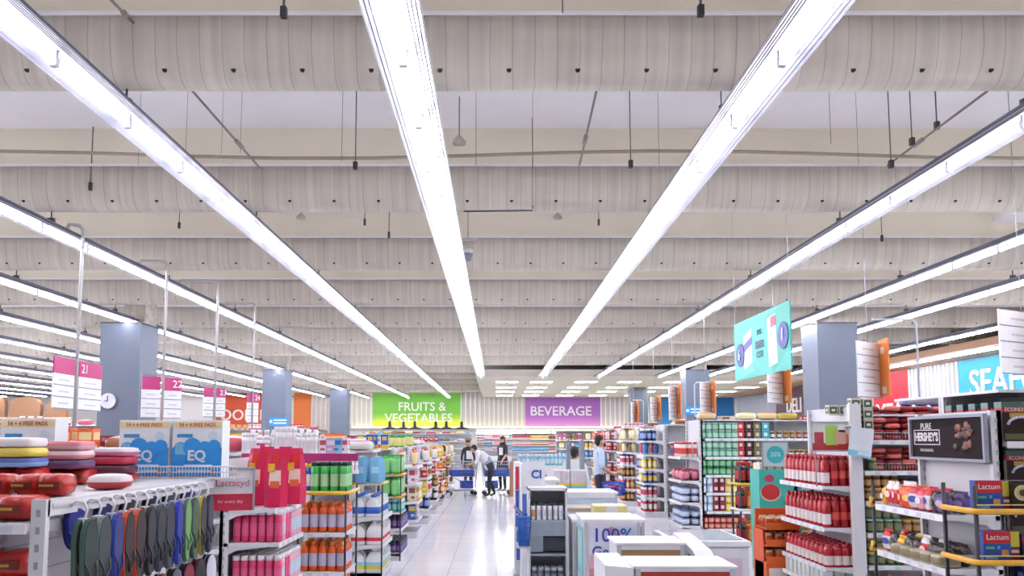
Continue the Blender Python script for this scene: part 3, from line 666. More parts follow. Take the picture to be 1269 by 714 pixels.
# EQ diaper packs in a wire basket
def eqpack():
    w, h, d = .32, .37, .14; mb = MB().box(-w/2, w/2, 0, d, 0, h, 'f6fbff')
    mb.box(-w/2, w/2, -.002, 0, h*.86, h*.97, 'fff0b8').box(-w/2, w/2, -.002, 0, .01, h*.52, '2f9ff0')
    for k, (cx_, cz, rr) in enumerate(((-.105, .5, .045), (-.03, .53, .06), (.05, .5, .05), (.11, .54, .045))):
        o = len(mb.v); mb.lathe([(rr, 0), (rr, .002)], '2f9ff0', 16)
        for i in range(o, len(mb.v)): vx, vy, vz = mb.v[i]; mb.v[i] = (cx_ + vx, -.002 - vz - .0006 * k, cz * h + vy)
    for (x0, x1, z0, z1, c) in ((-.13, -.03, .7, .76, '4aa0d8'), (-.14, -.06, .4, .6, '7cc4e8'), (-.12, .12, .1, .14, 'bfe0f4'), (-.08, .1, .2, .23, 'e8f4fc'), (.09, .12, .06, .15, 'f09a5a')): mb.box(x0, x1, -.0045, 0, z0*h, z1*h, c)
    o = len(mb.v); mb.lathe([(.03, 0), (.03, .002)], 'd6ecf6', 16)
    for i in range(o, len(mb.v)): vx, vy, vz = mb.v[i]; mb.v[i] = (.1 + vx, -.002 - vz, .73 * h + vy)
    r = mb.build('diaper_pack', bevel=.012)
    text('54 + 4 FREE PADS', .034, 'c02838', r, (0, -.005, h*.915), ext=.0008, sx=.9); text('EQ', .09, 'dff0fa', r, (.0, -.006, h*.38), ext=.001, bold=.003)
    return K(r, 'diaper pack')
EQ = eqpack()
for (px, w, Y, lab) in ((178, 1, 5.0, 'blue and white diaper pack, left of the pair in the basket'), (244, 1, 5.0, 'blue and white diaper pack next to the small pink sign'), (33, 1, 4.55, 'blue and white diaper pack partly behind yellow pack at the left edge')):
    x = at(px, 560, Y).x; EQ.place((x, Y, 1.425), 0, lab)
MB_ = MB().tube([(0,0,0), (.74,0,0)], .004, 'e8e8ec', 5).tube([(0,0,.075), (.74,0,.075)], .005, 'e8e8ec', 5).tube([(0,0,.04), (.74,0,.04)], .003, 'e8e8ec', 5)
for k in range(38): MB_.tube([(k*.02,0,0), (k*.02,0,.075)], .0022, 'e8e8ec', 4)
for k in range(0, 38, 3): MB_.tube([(k*.02,0,.003), (k*.02,.25,.003)], .0022, 'e8e8ec', 4)
tag(MB_.build('wire_basket', loc=(at(148, 590, 4.96).x, 4.96, 1.424)), 'low white wire basket fencing the pair of diaper packs', 'basket')
# flip-flops
def flipflop(c1, c2, hook=True):
    r = empty('flip_flop_pair'); out = []
    n = 22
    for k in range(n):
        t = 2*PI*k/n; z = -.15 * math.cos(t); y = .046 * math.sin(t) * (1 + .22 * math.cos(t + PI) ) ; y *= (1 - .16 * math.exp(-((z - .0) / .06) ** 2)); out.append((y, z - .19))
    for s in (0, 1):
        x = .012 + s * .03
        MB().prism(out, 'x', x, x + .017, mat(c1, .6), False).prism([(p[0]*.93, p[1]*.985 - .003) for p in out], 'x', x + .017, x + .02, mat(c2, .6)).build('sole', r, bevel=.003)
        MB().tube([(x+.018, .034, -.2), (x+.03, .022, -.24), (x+.022, 0, -.285), (x+.03, -.022, -.24), (x+.018, -.034, -.2)], .004, mat(c2, .5), 6).build('strap', r)
    MB().tube([(-.02, 0, 0), (.0, 0, .022), (.03, 0, .018), (.04, 0, -.01), (.03, 0, -.05)], .0045, 'f4f4f8', 6).box(.015, .045, -.012, .012, -.07, -.04, 'f4f4f8').build('hook', r)
    return K(r, 'flip-flops')
ff = [('48695a', '2a3a32', 'dark green'), ('7c9a94', '3a4244', 'grey green'), ('2c4ab8', '24307a', 'royal blue'), ('e85420', '241814', 'orange, first of the two'), ('ea5a24', '2a2022', 'orange, second of the two'), ('1c1e2a', '22242e', 'black beside the orange pairs'),
      ('4a5064', '22252e', 'slate grey'), ('565a6c', '2c2e38', 'lighter grey'), ('2440d0', '1c2c8c', 'bright blue'), ('5a7060', '6aa05a', 'olive green striped'), ('4c5a5a', '3a5a40', 'grey with green rim'), ('d8b830', '2a2a30', 'black and yellow'), ('23242e', '2e3040', 'large black')]
for i, (a, b, n) in enumerate(ff):
    y = 3.36 + i * .115; flipflop(a, b).place((-1.80, y, 1.385), random.uniform(-.12, .12), n + ' flip-flop pair hanging from the white rail', scale=(1.25, 1.15, 1.15))
for i, (a, b, n) in enumerate((('1d2c8c', '2a3aa0', 'navy blue'), ('2a3caa', '1c2460', 'deep blue'), ('26282f', '3a3c44', 'black'), ('222c80', '20244a', 'dark blue'), ('2a2c3c', '4a4c5c', 'charcoal'), ('1e2668', '2a3488', 'ink blue'))):
    flipflop(a, b).place((-1.875, 3.46 + i * .25, 1.40), -.6, n + ' flip-flop pair hanging behind the front row', scale=(.9, 1, .62))
for i, (a, b, n) in enumerate((('2a2a30', 'b03a2c', 'black pair with red strap'), ('23242c', '6a6c78', 'black pair with grey strap'), ('1d2250', '8a2a3a', 'navy pair with red strap'), ('7a2430', '2a2a30', 'dark red pair'), ('26282f', 'd8dce8', 'black pair with white strap'))):
    flipflop(a, b).place((-1.78, 4.12 + i * .17, 1.02), -.4, 'lower rail flip-flops, ' + n)
# small pink sign on the end of the gondola
r = empty('shelf_sign', (-1.765, 5.2, 1.2)); r.rotation_euler = (0, 0, .25); tag(r, 'small white and pink sign reading lactacyd above the pink bottles', 'sign')
MB().box(-.14, .14, 0, .012, 0, .27, 'f2eef0').box(-.14, .14, -.002, .0, 0, .11, 'dc3050').build('board', r); MB().box(-.15, .15, -.01, .018, .27, .285, 'a4a4ae').box(.14, .152, -.01, .018, 0, .285, 'a4a4ae').box(-.152, -.14, -.01, .018, -.02, .285, 'c4c4cc').build('frame', r)
text('Lactacyd', .062, 'd8607c', r, (.01, -.004, .18), ext=.0006); text('for every day', .03, 'f8e0e4', r, (0, -.004, .06), ext=.0006)
# pink endcap
E1 = endcap(1, -2.29, 6.6, 7.4, .46, [.8, .42], 1.5, 'white endcap stacked with pink bottles below the red pouches')
pk = capped('shampoo_bottle', 'e43a72', 'f4eef0', 'ec5c8c', .27, .033, split=.84)
lp = capped('shampoo_bottle', 'f0b4ca', 'f4f2f4', 'cfe4ee', .27, .033, split=.84)
for z, wh in ((.802, 'upper'), (.422, 'lower')):
    for a in range(6):
        for b in range(8):
            (pk if b < 4 and (a + b) % 7 != 6 else lp).place((-2.2 + a * .07, 6.68 + b * .09, z), 0, ('pink' if (b < 4 and (a + b) % 7 != 6) else 'pale pink') + ' bottle with white cap on the %s pink endcap shelf' % wh, 'bottles on the %s pink endcap shelf' % wh)
pch = pouch('refill_pouch', .2, .5, .1, 'd81e54', 'f4d8c8', 'f6f0f4')
for i, (px, y, lab) in enumerate(((318, 6.95, 'left'), (342, 6.75, 'middle'), (365, 7.05, 'right'))):
    pch.place((at(px, 600, y).x, y, 1.09), .2 * (i - 1), '%s large magenta refill pouch above the pink bottles' % ['leftmost', 'middle', 'rightmost'][i])
for i, (px, y) in enumerate(((330, 7.2), (352, 7.25))):
    pch.place((at(px, 600, y).x, y, 1.1), .15, '%s magenta refill pouch of the back row' % ['left', 'right'][i])
mb = MB().tube([(-2.29, 7.1, 1.08), (-1.85, 7.1, 1.08)], .01, rail_m, 6)
E2 = shelf_board(E1, .8, .42, 0, 0, 1.085, PI/2)
# stand with yellow rims: green and orange bottles
def rim_stand(x0, x1, y0, y1, rims, whites, top, label):
    r = empty('display_stand', ((x0+x1)/2, y0, 0)); tag(r, label, 'display stand'); w = x1 - x0; d = y1 - y0
    for sx_ in (-1, 1):
        for yy in (0, d): MB().tube([(sx_*w/2, yy, 0), (sx_*w/2, yy, top)], .012, '2a2a30', 6).build('post', r)
    for z in rims:
        MB().box(-w/2, w/2, 0, d, z - .015, z, steel).build('shelf', r)
        e = .02; MB().tube([(-w/2 - e, d, z), (-w/2 - e, .02, z), (-w/2 + .01, -e, z), (w/2 - .01, -e, z), (w/2 + e, .02, z), (w/2 + e, d, z)], .019, 'eebb30', 8).build('rim', r)
    for z in whites: shelf_board(r, w, d, 0, d, z)
    return r
rim_stand(-1.93, -1.47, 7.65, 8.25, [1.145], [.76, .385, .05], 1.2, 'stand of orange bottles with a yellow rimmed top tier')
gb = capped('mouthwash_bottle', '2fae48', '1c2620', 'a8dca0', .3, .04, split=.86); ob = bottle('cleaner_bottle', 'f0641e', 'f8862e', 'cfc8e0', .28, .042, pw=2.6, capr=.5, neck=.8)
for a in range(4):
    for b in range(3): gb.place((-1.79 + a * .095, 7.72 + b * .1, 1.147), 0, 'green bottle with black cap on the yellow rimmed tier', 'green bottles on the yellow rimmed tier')
for z, wh in ((.762, 'upper'), (.387, 'lower'), (.052, 'lowest')):
    for a in range(5):
        for b in range(4): ob.place((-1.88 + a * .09, 7.72 + b * .11, z), 0, 'orange cleaner bottle on the %s shelf of the stand' % wh, 'orange bottles on the %s shelf' % wh)
yb_ = bottle('cleaner_bottle', '2a50b4', 'f4c430', 'f0f0f4', .27, .036)
for a in range(2):
    for b in range(3): yb_.place((-1.98 + a * .08, 7.95 + b * .09, 1.147), 0, 'blue bottle with yellow cap left of the green bottles', 'blue bottles with yellow caps')
# jugs endcap
EJ = endcap(1, -1.74, 9.2, 10.05, .4, [.75, .43, .1], 1.2, 'endcap of white detergent jugs below the blue packs')
j1 = jug('detergent_jug', 'f2f4f8', '2f62c8', '2f62c8', '3f7ad8', .26, .17, .13); j2 = jug('detergent_jug', 'f4f4f4', 'e8e8f0', 'd82c3a', 'f0f0f4', .28, .19, .15); j3 = jug('detergent_jug', 'eef4f4', 'dfe8f0', 'e8d848', '9fd4e8', .29, .2, .15)
for (jk, z, n, dx, col) in ((j1, .752, 2, .18, 'white jug with blue label on the top'), (j2, .432, 2, .2, 'white jug with red label on the middle'), (j3, .102, 2, .2, 'white jug with yellow label on the bottom')):
    for a in range(n):
        for b in range(5): jk.place((-1.64 + a * dx, 9.3 + b * .16, z), 0, col + ' shelf of the jug endcap', col + ' shelf')
rr_ = empty('rimmed_rack', (-1.53 + 1.74, 9.02 - 9.625, 0), 0, EJ)
MB().box(-.19, .19, .1, .5, 1.13, 1.15, steel).build('shelf', rr_); MB().tube([(-.2,.5,1.15),(-.2,.1,1.15),(.2,.1,1.15),(.2,.5,1.15)], .018, 'eebb30', 8).build('rim', rr_)
for s in (-.2, .2): MB().tube([(s,.12,0),(s,.12,1.16)], .01, '2a2a30', 6).build('post', rr_)
bp_ = pouch('detergent_pouch', .17, .3, .1, '6fb4dc', 'a8dcf0', 'dfeef8')
for a in range(2):
    for b in range(3): bp_.place((-1.62 + a * .18, 9.3 + b * .11, 1.152), 0, 'light blue detergent pouch on the yellow rimmed rack', 'light blue pouches on the rack')
# green bags and purple bottles
EG = endcap(1, -1.62, 10.85, 11.7, .3, [.43, .09], 1.2, 'narrow endcap of purple bottles below the green bags')
rr_ = empty('rimmed_rack', (-1.47 + 1.62, 10.8 - 11.275, 0), 0, EG)
for z in (1.17, .87):
    MB().box(-.14, .14, 0, .6, z - .02, z, steel).build('shelf', rr_); MB().tube([(-.15,.6,z),(-.15,-.02,z),(.15,-.02,z),(.15,.6,z)], .016, 'eebb30', 8).build('rim', rr_)
for s in (-.15, .15): MB().tube([(s,0,0),(s,0,1.45)], .01, '2a2a30', 6).build('post', rr_)
gbg = bag('green_bag', .14, .1, .26, '43b450', '8fe08a')
for z, wh in ((1.172, 'upper'), (.872, 'lower')):
    for a in range(2):
        for b in range(4): gbg.place((-1.54 + a * .145, 10.82 + b * .14, z), 0, 'green patterned bag on the %s yellow rimmed tier' % wh, 'green bags on the %s tier' % wh)
pb = capped('softener_bottle', '4c3470', '2c2440', '8a70b0', .17, .035)
tl = capped('softener_bottle', '38b0a8', 'e8f4f4', 'a0e0d8', .17, .035)
for (k_, z, wh, c) in ((pb, .432, 'upper', 'dark purple'), (pb, .092, 'lower', 'dark purple')):
    for a in range(4):
        for b in range(8): k_.place((-1.57 + a * .075, 10.93 + b * .092, z), 0, c + ' bottle on the %s shelf of the narrow endcap' % wh, 'purple bottles on the %s shelf' % wh)
for a in range(4):
    for b in range(4): tl.place((-1.57 + a * .075, 10.93 + b * .092, .66), 0, 'teal bottle between the green bags and purple bottles', 'teal bottles')
MB().box(-.16, .16, 0, .6, .635, .655, steel).build('shelf', rr_)
# long gondolas running left, seen over their tops
leftY = [9.25, 11.4, 13.2, 15.3, 17.4, 19.6, 21.9, 24.2]
lw = ['nearest long', 'second long', 'third long', 'fourth long', 'fifth long', 'sixth long', 'seventh long', 'farthest long']
for i, Y in enumerate(leftY):
    gondola(-9.0 - (i > 2) * 3, -1.81, Y, [1.08, .72, .36], 1.47, '%s gondola reaching left from the main aisle' % lw[i])
hd = tag(MB().box(-2.98, -1.62, 9.12, 9.15, 1.28, 1.5, 'b0246c').box(-2.98, -2.95, 9.15, 9.7, 1.3, 1.47, 'b0246c').build('shelf_header'), 'magenta header board above the green capped bottles', 'header board')
# goods standing on the nearest long gondola
wt = capped('lotion_bottle', 'f4f2f4', 'fbfbfb', 'ece4ea', .25, .031, split=.8); wp = capped('lotion_bottle', 'f6f2f4', 'fbfbfb', 'd83a7c', .21, .031, split=.8)
for a in range(21):
    x = at(304 + a * 4.4, 550, 9.45).x; (wt if a < 4 or a > 7 else wp).place((x, 9.42, 1.492), 0, 'tall white bottle on top beyond the red pouches' if (a < 4 or a > 7) else 'white bottle with pink label on top beyond the pouches', 'white bottles on the nearest long gondola', (1, 1, 1.0 + .3 * (8 < a < 15)))
    if a % 2: wt.place((x, 9.6, 1.492), 0, 'tall white bottle in the back row on top', 'white bottles of the back row', (1, 1, 1.15))
tp = [('carton', 'white'), ('carton', 'lilac'), ('carton', 'light blue'), ('carton', 'white')]
stock_x(at(396, 550, 9.4).x, -1.8, 9.4, 1.492, tp, 'the nearest long gondola top', 1, .01)
for a in range(11): wt.place((at(396 + a * 4.6, 575, 9.02).x, 9.02, 1.30), 0, 'small white tube before the magenta header', 'white tubes before the magenta header', (.6, .6, .45))
tag(MB().box(-2.2, -1.6, 8.97, 9.12, 1.27, 1.30, steel).box(-2.2, -2.17, 8.99, 9.12, 0, 1.27, steel).build('shelf_ledge'), 'narrow ledge carrying white tubes before magenta header', 'ledge')
tops_l = [('bundle', 'white'), ('bundle', 'light blue'), ('bundle', 'yellow'), ('bundle', 'light blue'), ('bundle', 'orange'), ('bundle', 'cream'), ('bundle', 'teal'), ('bundle', 'red'), ('carton', 'white'), ('carton', 'cream'), ('bundle', 'pink'), ('flat box', 'white')]
stock_x(-8.8, at(300, 550, 9.4).x, 9.35, 1.492, [('bundle', 'white'), ('bundle', 'cream'), ('bundle', 'orange'), ('bundle', 'light blue'), ('bundle', 'light blue'), ('bundle', 'white'), ('carton', 'orange'), ('bundle', 'cream'), ('bundle', 'light blue'), ('bundle', 'white')], 'the far left top of the nearest long gondola', 1, .02, 1.6)
for i, Y in enumerate(leftY[1:], 1):
    random.seed(20 + i); n = 12; runs = [random.choice([('bundle', c) for c in ('white', 'light blue', 'yellow', 'red', 'orange', 'light blue', 'teal', 'pink')] + [('packet', c) for c in ('white', 'cream', 'blue', 'purple', 'red', 'dark red')] + [('bag', c) for c in ('green', 'yellow', 'orange', 'brown')]) for _ in range(n)]
    stock_x(-6.6 - (i > 3) * 3.0, -1.85, Y + .1, 1.492, runs, 'the top of the %s gondola' % lw[i], 2 if i < 4 else 1, .04, 1.0 + .12 * (i % 3), .36)
# goods on the camera side of the nearest long gondola, seen between the stands
stock_x(-3.6, -1.85, 9.3, 1.082, [('bottle', 'white'), ('bottle', 'blue'), ('carton', 'pink'), ('bottle', 'white')], 'the shelf below the magenta header', 1, 0)
# endcaps along the left of the main aisle
spec = [(13.2, [('bag', 'orange'), ('bag', 'pink')], [('carton', 'white'), ('bag', 'red')], [('carton', 'cream'), ('bottle', 'yellow')], [('carton', 'blue'), ('carton', 'white')], 'second endcap beyond the green bags'),
        (15.3, [('bag', 'red'), ('bag', 'magenta')], [('carton', 'red'), ('bottle', 'cream')], [('carton', 'yellow'), ('bottle', 'white')], [('bottle', 'navy'), ('bag', 'white')], 'third endcap left of the aisle'),
        (17.4, [('bag', 'red'), ('bag', 'red')], [('carton', 'red'), ('bag', 'orange')], [('jar', 'brown'), ('bottle', 'black')], [('bottle', 'black'), ('carton', 'orange')], 'fourth endcap left of the aisle'),
        (19.6, [('carton', 'yellow'), ('bag', 'orange')], [('carton', 'orange'), ('jar', 'brown')], [('carton', 'red'), ('jar', 'dark green')], [('bottle', 'orange'), ('carton', 'brown')], 'fifth endcap beside the carts'),
        (21.9, [('bag', 'yellow'), ('bag', 'dark red')], [('jar', 'brown'), ('bag', 'green')], [('carton', 'brown'), ('carton', 'red')], [('carton', 'orange'), ('bag', 'red')], 'sixth endcap behind the carts'),
        (24.2, [('bag', 'yellow'), ('bag', 'yellow')], [('bag', 'green'), ('bag', 'orange')], [('jar', 'yellow'), ('bag', 'red')], [('bag', 'cream'), ('bag', 'brown')], 'last endcap left of the aisle')]
for (Y, a, b, c, d, nm) in spec:
    endcap(1, -1.74, Y, Y + .9, .4, [1.2, .9, .6, .3], 1.5, nm)
    for z, rn, wh in ((1.202, a, 'top'), (.902, b, 'second'), (.602, c, 'third'), (.302, d, 'bottom')):
        stock_y(1, -1.74, Y + .02, Y + .88, .4, z, rn, 'the %s shelf of the %s' % (wh, nm), rows=2)
        # camera-side faces of the shelf
# ================================================================ RIGHT SIDE
# --- nearest right gondola and its endcap with the chocolate board
RX = 3.25
gondola(3.31, 6.6, 5.05, [1.655, 1.34, 1.055, .74, .42], 1.98, 'nearest right gondola stacked with big brown boxes', .72)
E4 = endcap(-1, RX, 5.05, 5.95, .36, [1.18, .84, .5], 1.86, 'endcap with brown advertising board and candy shelves')
r = empty('advertising_board', (RX - .06, 5.5, 1.54)); tag(r, 'dark brown board reading pure hersheys on the white endcap', 'advertising board')
MB().box(-.012, .012, -.44, .44, 0, .28, mat('1c0c10', .95)).build('board', r)
MB().box(-.03, -.0, -.46, .46, -.02, 0, '9ea0ae').box(-.03, 0, -.46, .46, .28, .3, '9ea0ae').box(-.03, 0, -.46, -.44, 0, .28, '9ea0ae').box(-.03, 0, .44, .46, 0, .28, '9ea0ae').build('frame', r)
RS = (PI/2, 0, -PI/2)
text('PURE', .062, 'f2eef0', r, (-.016, .24, .225), RS, ext=.0008); text("HERSHEY'S", .085, 'e8e0e4', r, (-.016, .24, .145), RS, ext=.0008, sx=.75, bold=.003)
mb = MB(); 
for z in (.195, .09): mb.box(-.015, -.012, .07, .41, z, z + .006, 'e8e0e4')
mb.box(-.015, -.012, .404, .41, .09, .2, 'e8e0e4').box(-.015, -.012, .07, .076, .09, .2, 'e8e0e4').build('border_lines', r); text('FOR BAKING', .03, 'e8dce0', r, (-.016, .24, .05), RS, ext=.0006)
mb = MB(); random.seed(3)
for k in range(16): mb.pillow(-.014, -.2 + random.uniform(-.1, .1), .05 + random.uniform(0, .15), .01, random.uniform(.04, .09), random.uniform(.03, .06), mat(random.choice(['6a3420', '8a4a28', '4a2418']), .5), 2.4, 8, 4)
mb.build('chocolate_picture', r)
# candy bags
def candy(w, h, d, c, c2, c3, name='candy_bag'):
    mb = MB().pillow(0, 0, 0, w, d, h, mat(c, .25), 2.6, 14, 8, mat(c2, .25), (.3, .62)); mb.lathe([(.3*w, 0), (.3*w, .004)], c3, 12)
    o = len(mb.v) - 24
    for i in range(o, len(mb.v)): vx, vy, vz = mb.v[i]; mb.v[i] = (vx, -d*.5 - .001 - vz, h*.5 + vy*.6)
    mb.box(-w*.4, w*.4, -.003, .003, h*.94, h*1.06, c); return K(mb.build(name), 'candy bag')
cb_ = {'white and red': candy(.13, .17, .07, 'f0e8e8', 'd8303a', 'f6d8c8'), 'orange': candy(.13, .15, .07, 'f0641e', 'ea4a18', 'f8d070'), 'red': candy(.13, .15, .07, 'd82430', 'f0e0e8', '3a4aa0'), 'pink and red': candy(.13, .14, .07, 'e02a48', 'f4a0b0', 'f4f4f4'), 'dark': candy(.13, .14, .07, '2c2024', '4a3028', '5a6a50'), 'yellow': candy(.12, .13, .07, 'f0c030', 'e89a20', 'f4f0e0'), 'purple': candy(.12, .14, .07, '3a2a5a', '6a4a9a', 'c8b0e0')}
def cb_row(z, names, wh, rows=2, y0=5.1, y1=5.93, x=RX - .31):
    n = len(names)
    for i, c in enumerate(names):
        for b in range(rows):
            cb_[c].place((x + b * .12, y0 + (y1 - y0) * (i + .5) / n, z), -PI/2 + random.uniform(-.3, .3), '%s candy bag on the %s shelf below the brown board' % (c, wh), '%s candy bags on the %s shelf' % (c, wh))
cb_row(1.182, ['purple', 'dark', 'red', 'pink and red', 'red', 'orange', 'orange', 'white and red', 'white and red', 'yellow'][::1], 'upper')
cb_row(.842, ['dark', 'dark', 'white and red', 'dark', 'dark', 'yellow', 'dark', 'red'], 'lower')
cb_row(.502, ['dark', 'red', 'dark', 'red', 'dark', 'red', 'dark', 'red'], 'lowest')
nut = K(MB().pillow(0, 0, 0, .16, .12, .085, mat('b4a98c', .3), 5, 16, 7, mat('8a7c5c', .5), (.4, .55)).build('nut_bag'), 'bag')
for a in range(5): nut.place((RX - .32, 5.14 + a * .13, .842), .1 * a, 'clear bag of pale nuts on the lower candy shelf', 'nut bags on the lower shelf')
# black corner posts with yellow clips at the far corner of that endcap
r = empty('corner_post', (RX - .36, 6.0, 0)); tag(r, 'black corner post with yellow clips behind candy shelves', 'post')
MB().tube([(0,0,0),(0,0,1.35)], .012, '232228', 6).build('post', r)
for z in (1.17, .84, .5): MB().tube([(-.01, 0, z + .06), (-.03, .0, z), (.12, .02, z - .015)], .018, 'eab42c', 7).build('clip', r)
# --- stand with yellow rims and the blue and red boxes, nearest on the right
ls = empty('display_stand', (2.80, 4.3, 0)); tag(ls, 'black post stand with yellow rims holding blue and red boxes', 'display stand')
for x in (-.17, .17):
    for y in (0, .3): MB().tube([(x, y, 0), (x, y, 1.42)], .012, '1f1e24', 8).build('post', ls)
for z in (1.28, 1.005, .73):
    MB().box(-.17, .17, 0, .3, z - .02, z - .005, '8c8c94').build('shelf', ls)
    MB().tube([(-.19, .3, z), (-.19, .02, z), (-.17, -.02, z), (.17, -.02, z), (.19, .02, z), (.19, .3, z)], .016, 'f0b428', 9).build('rim', ls)
    MB().tube([(-.17, -.015, z + .035), (.17, -.015, z + .035)], .004, 'e8c878', 6).build('guard_wire', ls)
lact = carton('milk_powder_box', .15, .05, .17, '2350a8', [(0, 1, .6, 1, 'd2222a'), (.05, .5, .1, .22, '6ab0e0'), (.08, .4, .42, .5, '58b878'), (.65, .9, .2, .4, 'e09a48'), (0, 1, 0, .06, '5a8ad0'), (.5, .6, .42, .52, '5ab0d8')], 'milk powder box', [('Lactum', .5, .8, .042, 'fff4f0')], side=False, bevel=.004)
tea = carton('coffee_box', .11, .1, .165, '1c1614', [(.1, .9, .86, .9, '3a2c24')], 'coffee box', None)
o = tea.root; dq = MB().lathe([(.042, 0), (.042, .002)], 'd8cc98', 24).lathe([(.034, .002), (.034, .003)], 'c4b478', 24).lathe([(.018, .003), (.018, .004)], '5a3a20', 20).build('round_label', o); dq.rotation_euler = (PI/2, 0, 0); dq.location = (0, -.002, .1)
ylw = carton('milk_carton', .05, .1, .165, '7a1c24', [(0, 1, .5, 1, 'd8c83a'), (.1, .9, .3, .4, 'f0e0e0')], 'carton', None)
drk = carton('milk_carton', .07, .1, .15, '3a2450', [(0, 1, .7, .9, 'b02a3a'), (.1, .8, .2, .5, '2a6aa0')], 'carton', None)
for z, wh in ((1.28, 'top'), (1.005, 'middle'), (.73, 'bottom')):
    z -= .004
    lact.place((2.80 - .08 + (.03 if wh != 'top' else 0), 4.32, z), 0, 'blue and red milk powder box on the %s tier of the rimmed stand' % wh)
    ylw.place((2.80 + .024 + (.03 if wh != 'top' else 0), 4.33, z), 0, 'narrow yellow and red carton on the %s tier' % wh)
    if wh == 'top': tea.place((2.89, 4.30, z + .004), -.08, 'black coffee box with round cream label on the top tier')
    else: drk.place((2.93, 4.33, z), 0, 'dark purple carton at the right end of the %s tier' % wh)
    drk.place((2.95, 4.45, z), .2, 'dark carton at back right of the %s tier' % wh)
# --- big brown boxes on the nearest gondola
eco = carton('economy_box', .25, .075, .26, mat('2e1a18', .9), [(0, 1, .86, 1, '4a6a60'), (0, 1, .74, .86, 'b8283a'), (.2, .6, .6, .72, 'b89838'), (.05, .95, .05, .2, '5a5a3a'), (.6, .95, .2, .35, '6a4a2a')], 'box', [('ECONO PACK', .5, .8, .034, 'f2dede')])
o = eco.root
mb = MB()
for k in range(14):
    a = PI * k / 13; mb.tube([(-.09 * math.cos(a), -.006, .11 + .05 * math.sin(a)), (-.09 * math.cos(a + .24), -.006, .11 + .05 * math.sin(a + .24))], .009, 'c8c8e4', 5)
mb.build('oval_print', o)
mb = MB().box(-.1256, -.125, 0, .075, 0, .2, 'cfc8b8').box(-.1258, -.125, 0, .075, .195, .222, 'b8283a').box(-.1256, -.125, 0, .075, .222, .26, '6a8a88'); mb.build('side_print', o)
for a in range(4):
    for b in range(5): 
        if a > 0 and b > 0: continue
        eco.place((3.43 + a * .27, 5.07 + b * .14, 1.657), 0, 'brown economy pack box %s' % ('at the front of the top shelf, right of the board' if b == 0 else 'standing edge on behind the advertising board'), 'economy boxes in the front row' if b == 0 else 'economy boxes standing edge on')
for a in range(4):
    for z in (1.342, 1.057): eco.place((3.46 + a * .26, 5.1, z), 0, 'brown economy box on the %s shelf right of the board' % ('second' if z > 1.2 else 'third'), 'economy boxes on the lower shelves %d' % int(z * 100))
stock_x(3.4, 4.4, 5.12, .742, [('carton', 'navy'), ('carton', 'dark red'), ('carton', 'brown')], 'the fourth shelf of the nearest right gondola')
# --- second right gondola with the red packs
gondola(3.68, 9.5, 7.8, [1.655, 1.35, 1.05, .735, .42, .1], 1.9, 'second right gondola crowded with red snack packs', .4)
def px_x(px, Y): return at(px, 560, Y).x
redb = bag('snack_pack', .17, .12, .06, 'b01822', '8a1018', 'snack pack', 2.6, False); redc = bag('snack_pack', .16, .12, .06, 'cc242e', 'e07068', 'snack pack', 2.6, False)
random.seed(11)
for z, rowsz, y, wh in ((1.657, 6, 7.82, 'top'), (1.352, 4, 7.82, 'second')):
    for a in range(9):
        for b in range(rowsz):
            if wh == 'second' and a > 2 and b > 1: continue
            (redb if (a + b) % 3 else redc).place((px_x(1092, 7.8) + a * .165 + random.uniform(-.02, .02), y + random.uniform(0, .05), z + b * .058), random.uniform(-.15, .15), 'red snack pack heaped on the %s shelf of the second right gondola' % wh, 'red snack packs on the %s shelf' % wh)
blu = bag('snack_pack', .16, .1, .09, '3450a8', 'a0b4e0', 'snack pack', 2.6, False)
for a in range(6): blu.place((px_x(1133, 7.9) + (a % 3) * .15, 7.95, 1.921 + (a // 3) * .085), .2 * (a % 2), 'blue snack pack on top behind the advertising board', 'blue snack packs on top')
for a in range(5): redb.place((px_x(1088, 7.9) + (a % 5) * .14, 7.98, 1.921 + (a // 5) * .08), .1 * a, 'red snack pack on the very top of the second right gondola', 'red snack packs on the very top')
grn = carton('coffee_box', .095, .09, .105, 'cfc8b0', [(.1, .9, .15, .8, '3a5a48'), (.3, .7, .35, .6, 'e8e4d4')], 'coffee box', None, side=True)
for a in range(2):
    for b in range(4): grn.place((px_x(1062, 7.85) + a * .12, 7.83, 1.657 + b * .107), 0, 'green and cream coffee box stacked at the left end of the second right gondola', 'coffee boxes stacked at the left end')
for a in range(5): grn.place((px_x(1040, 8) + a * .11, 8.1, 1.921), 0, 'green and cream coffee box on the gondola top, above the red bottles', 'coffee boxes on the top') if a < 2 else None
for z in (1.657, 1.352):      # low wire fences on the shelf edges
    mb = MB().tube([(0,0,.075), (1.5,0,.075)], .003, 'd8d4d4', 5)
    for k in range(50): mb.tube([(k*.03,0,0), (k*.03,0,.075)], .0018, 'd8d4d4', 4)
    tag(mb.build('wire_fence', loc=(px_x(1082, 7.8), 7.797, z + .001)), 'wire fence along the %s shelf of red snack packs' % ('top' if z > 1.5 else 'second'), 'shelf fence')
stock_x(px_x(1068, 7.9), px_x(1086, 7.9), 7.85, 1.352, [('jar', 'dark green')], 'the second shelf beside the hanging paper')
for z, wh, col in ((1.052, 'third', [('jar', 'brown'), ('packet', 'brown'), ('jar', 'black')]), (.737, 'fourth', [('can', 'dark green'), ('jar', 'brown'), ('jar', 'black')]), (.422, 'fifth', [('jar', 'dark green'), ('can', 'brown'), ('can', 'dark red')])):
    stock_x(px_x(1066, 7.9), px_x(1200, 7.9), 7.85, z, col, 'the %s shelf of the second right gondola' % wh, 2)
    stock_x(px_x(1066, 7.9), px_x(1110, 7.9), 7.88, z + .132, col[:1], 'the upper layer of the %s shelf' % wh, 1)
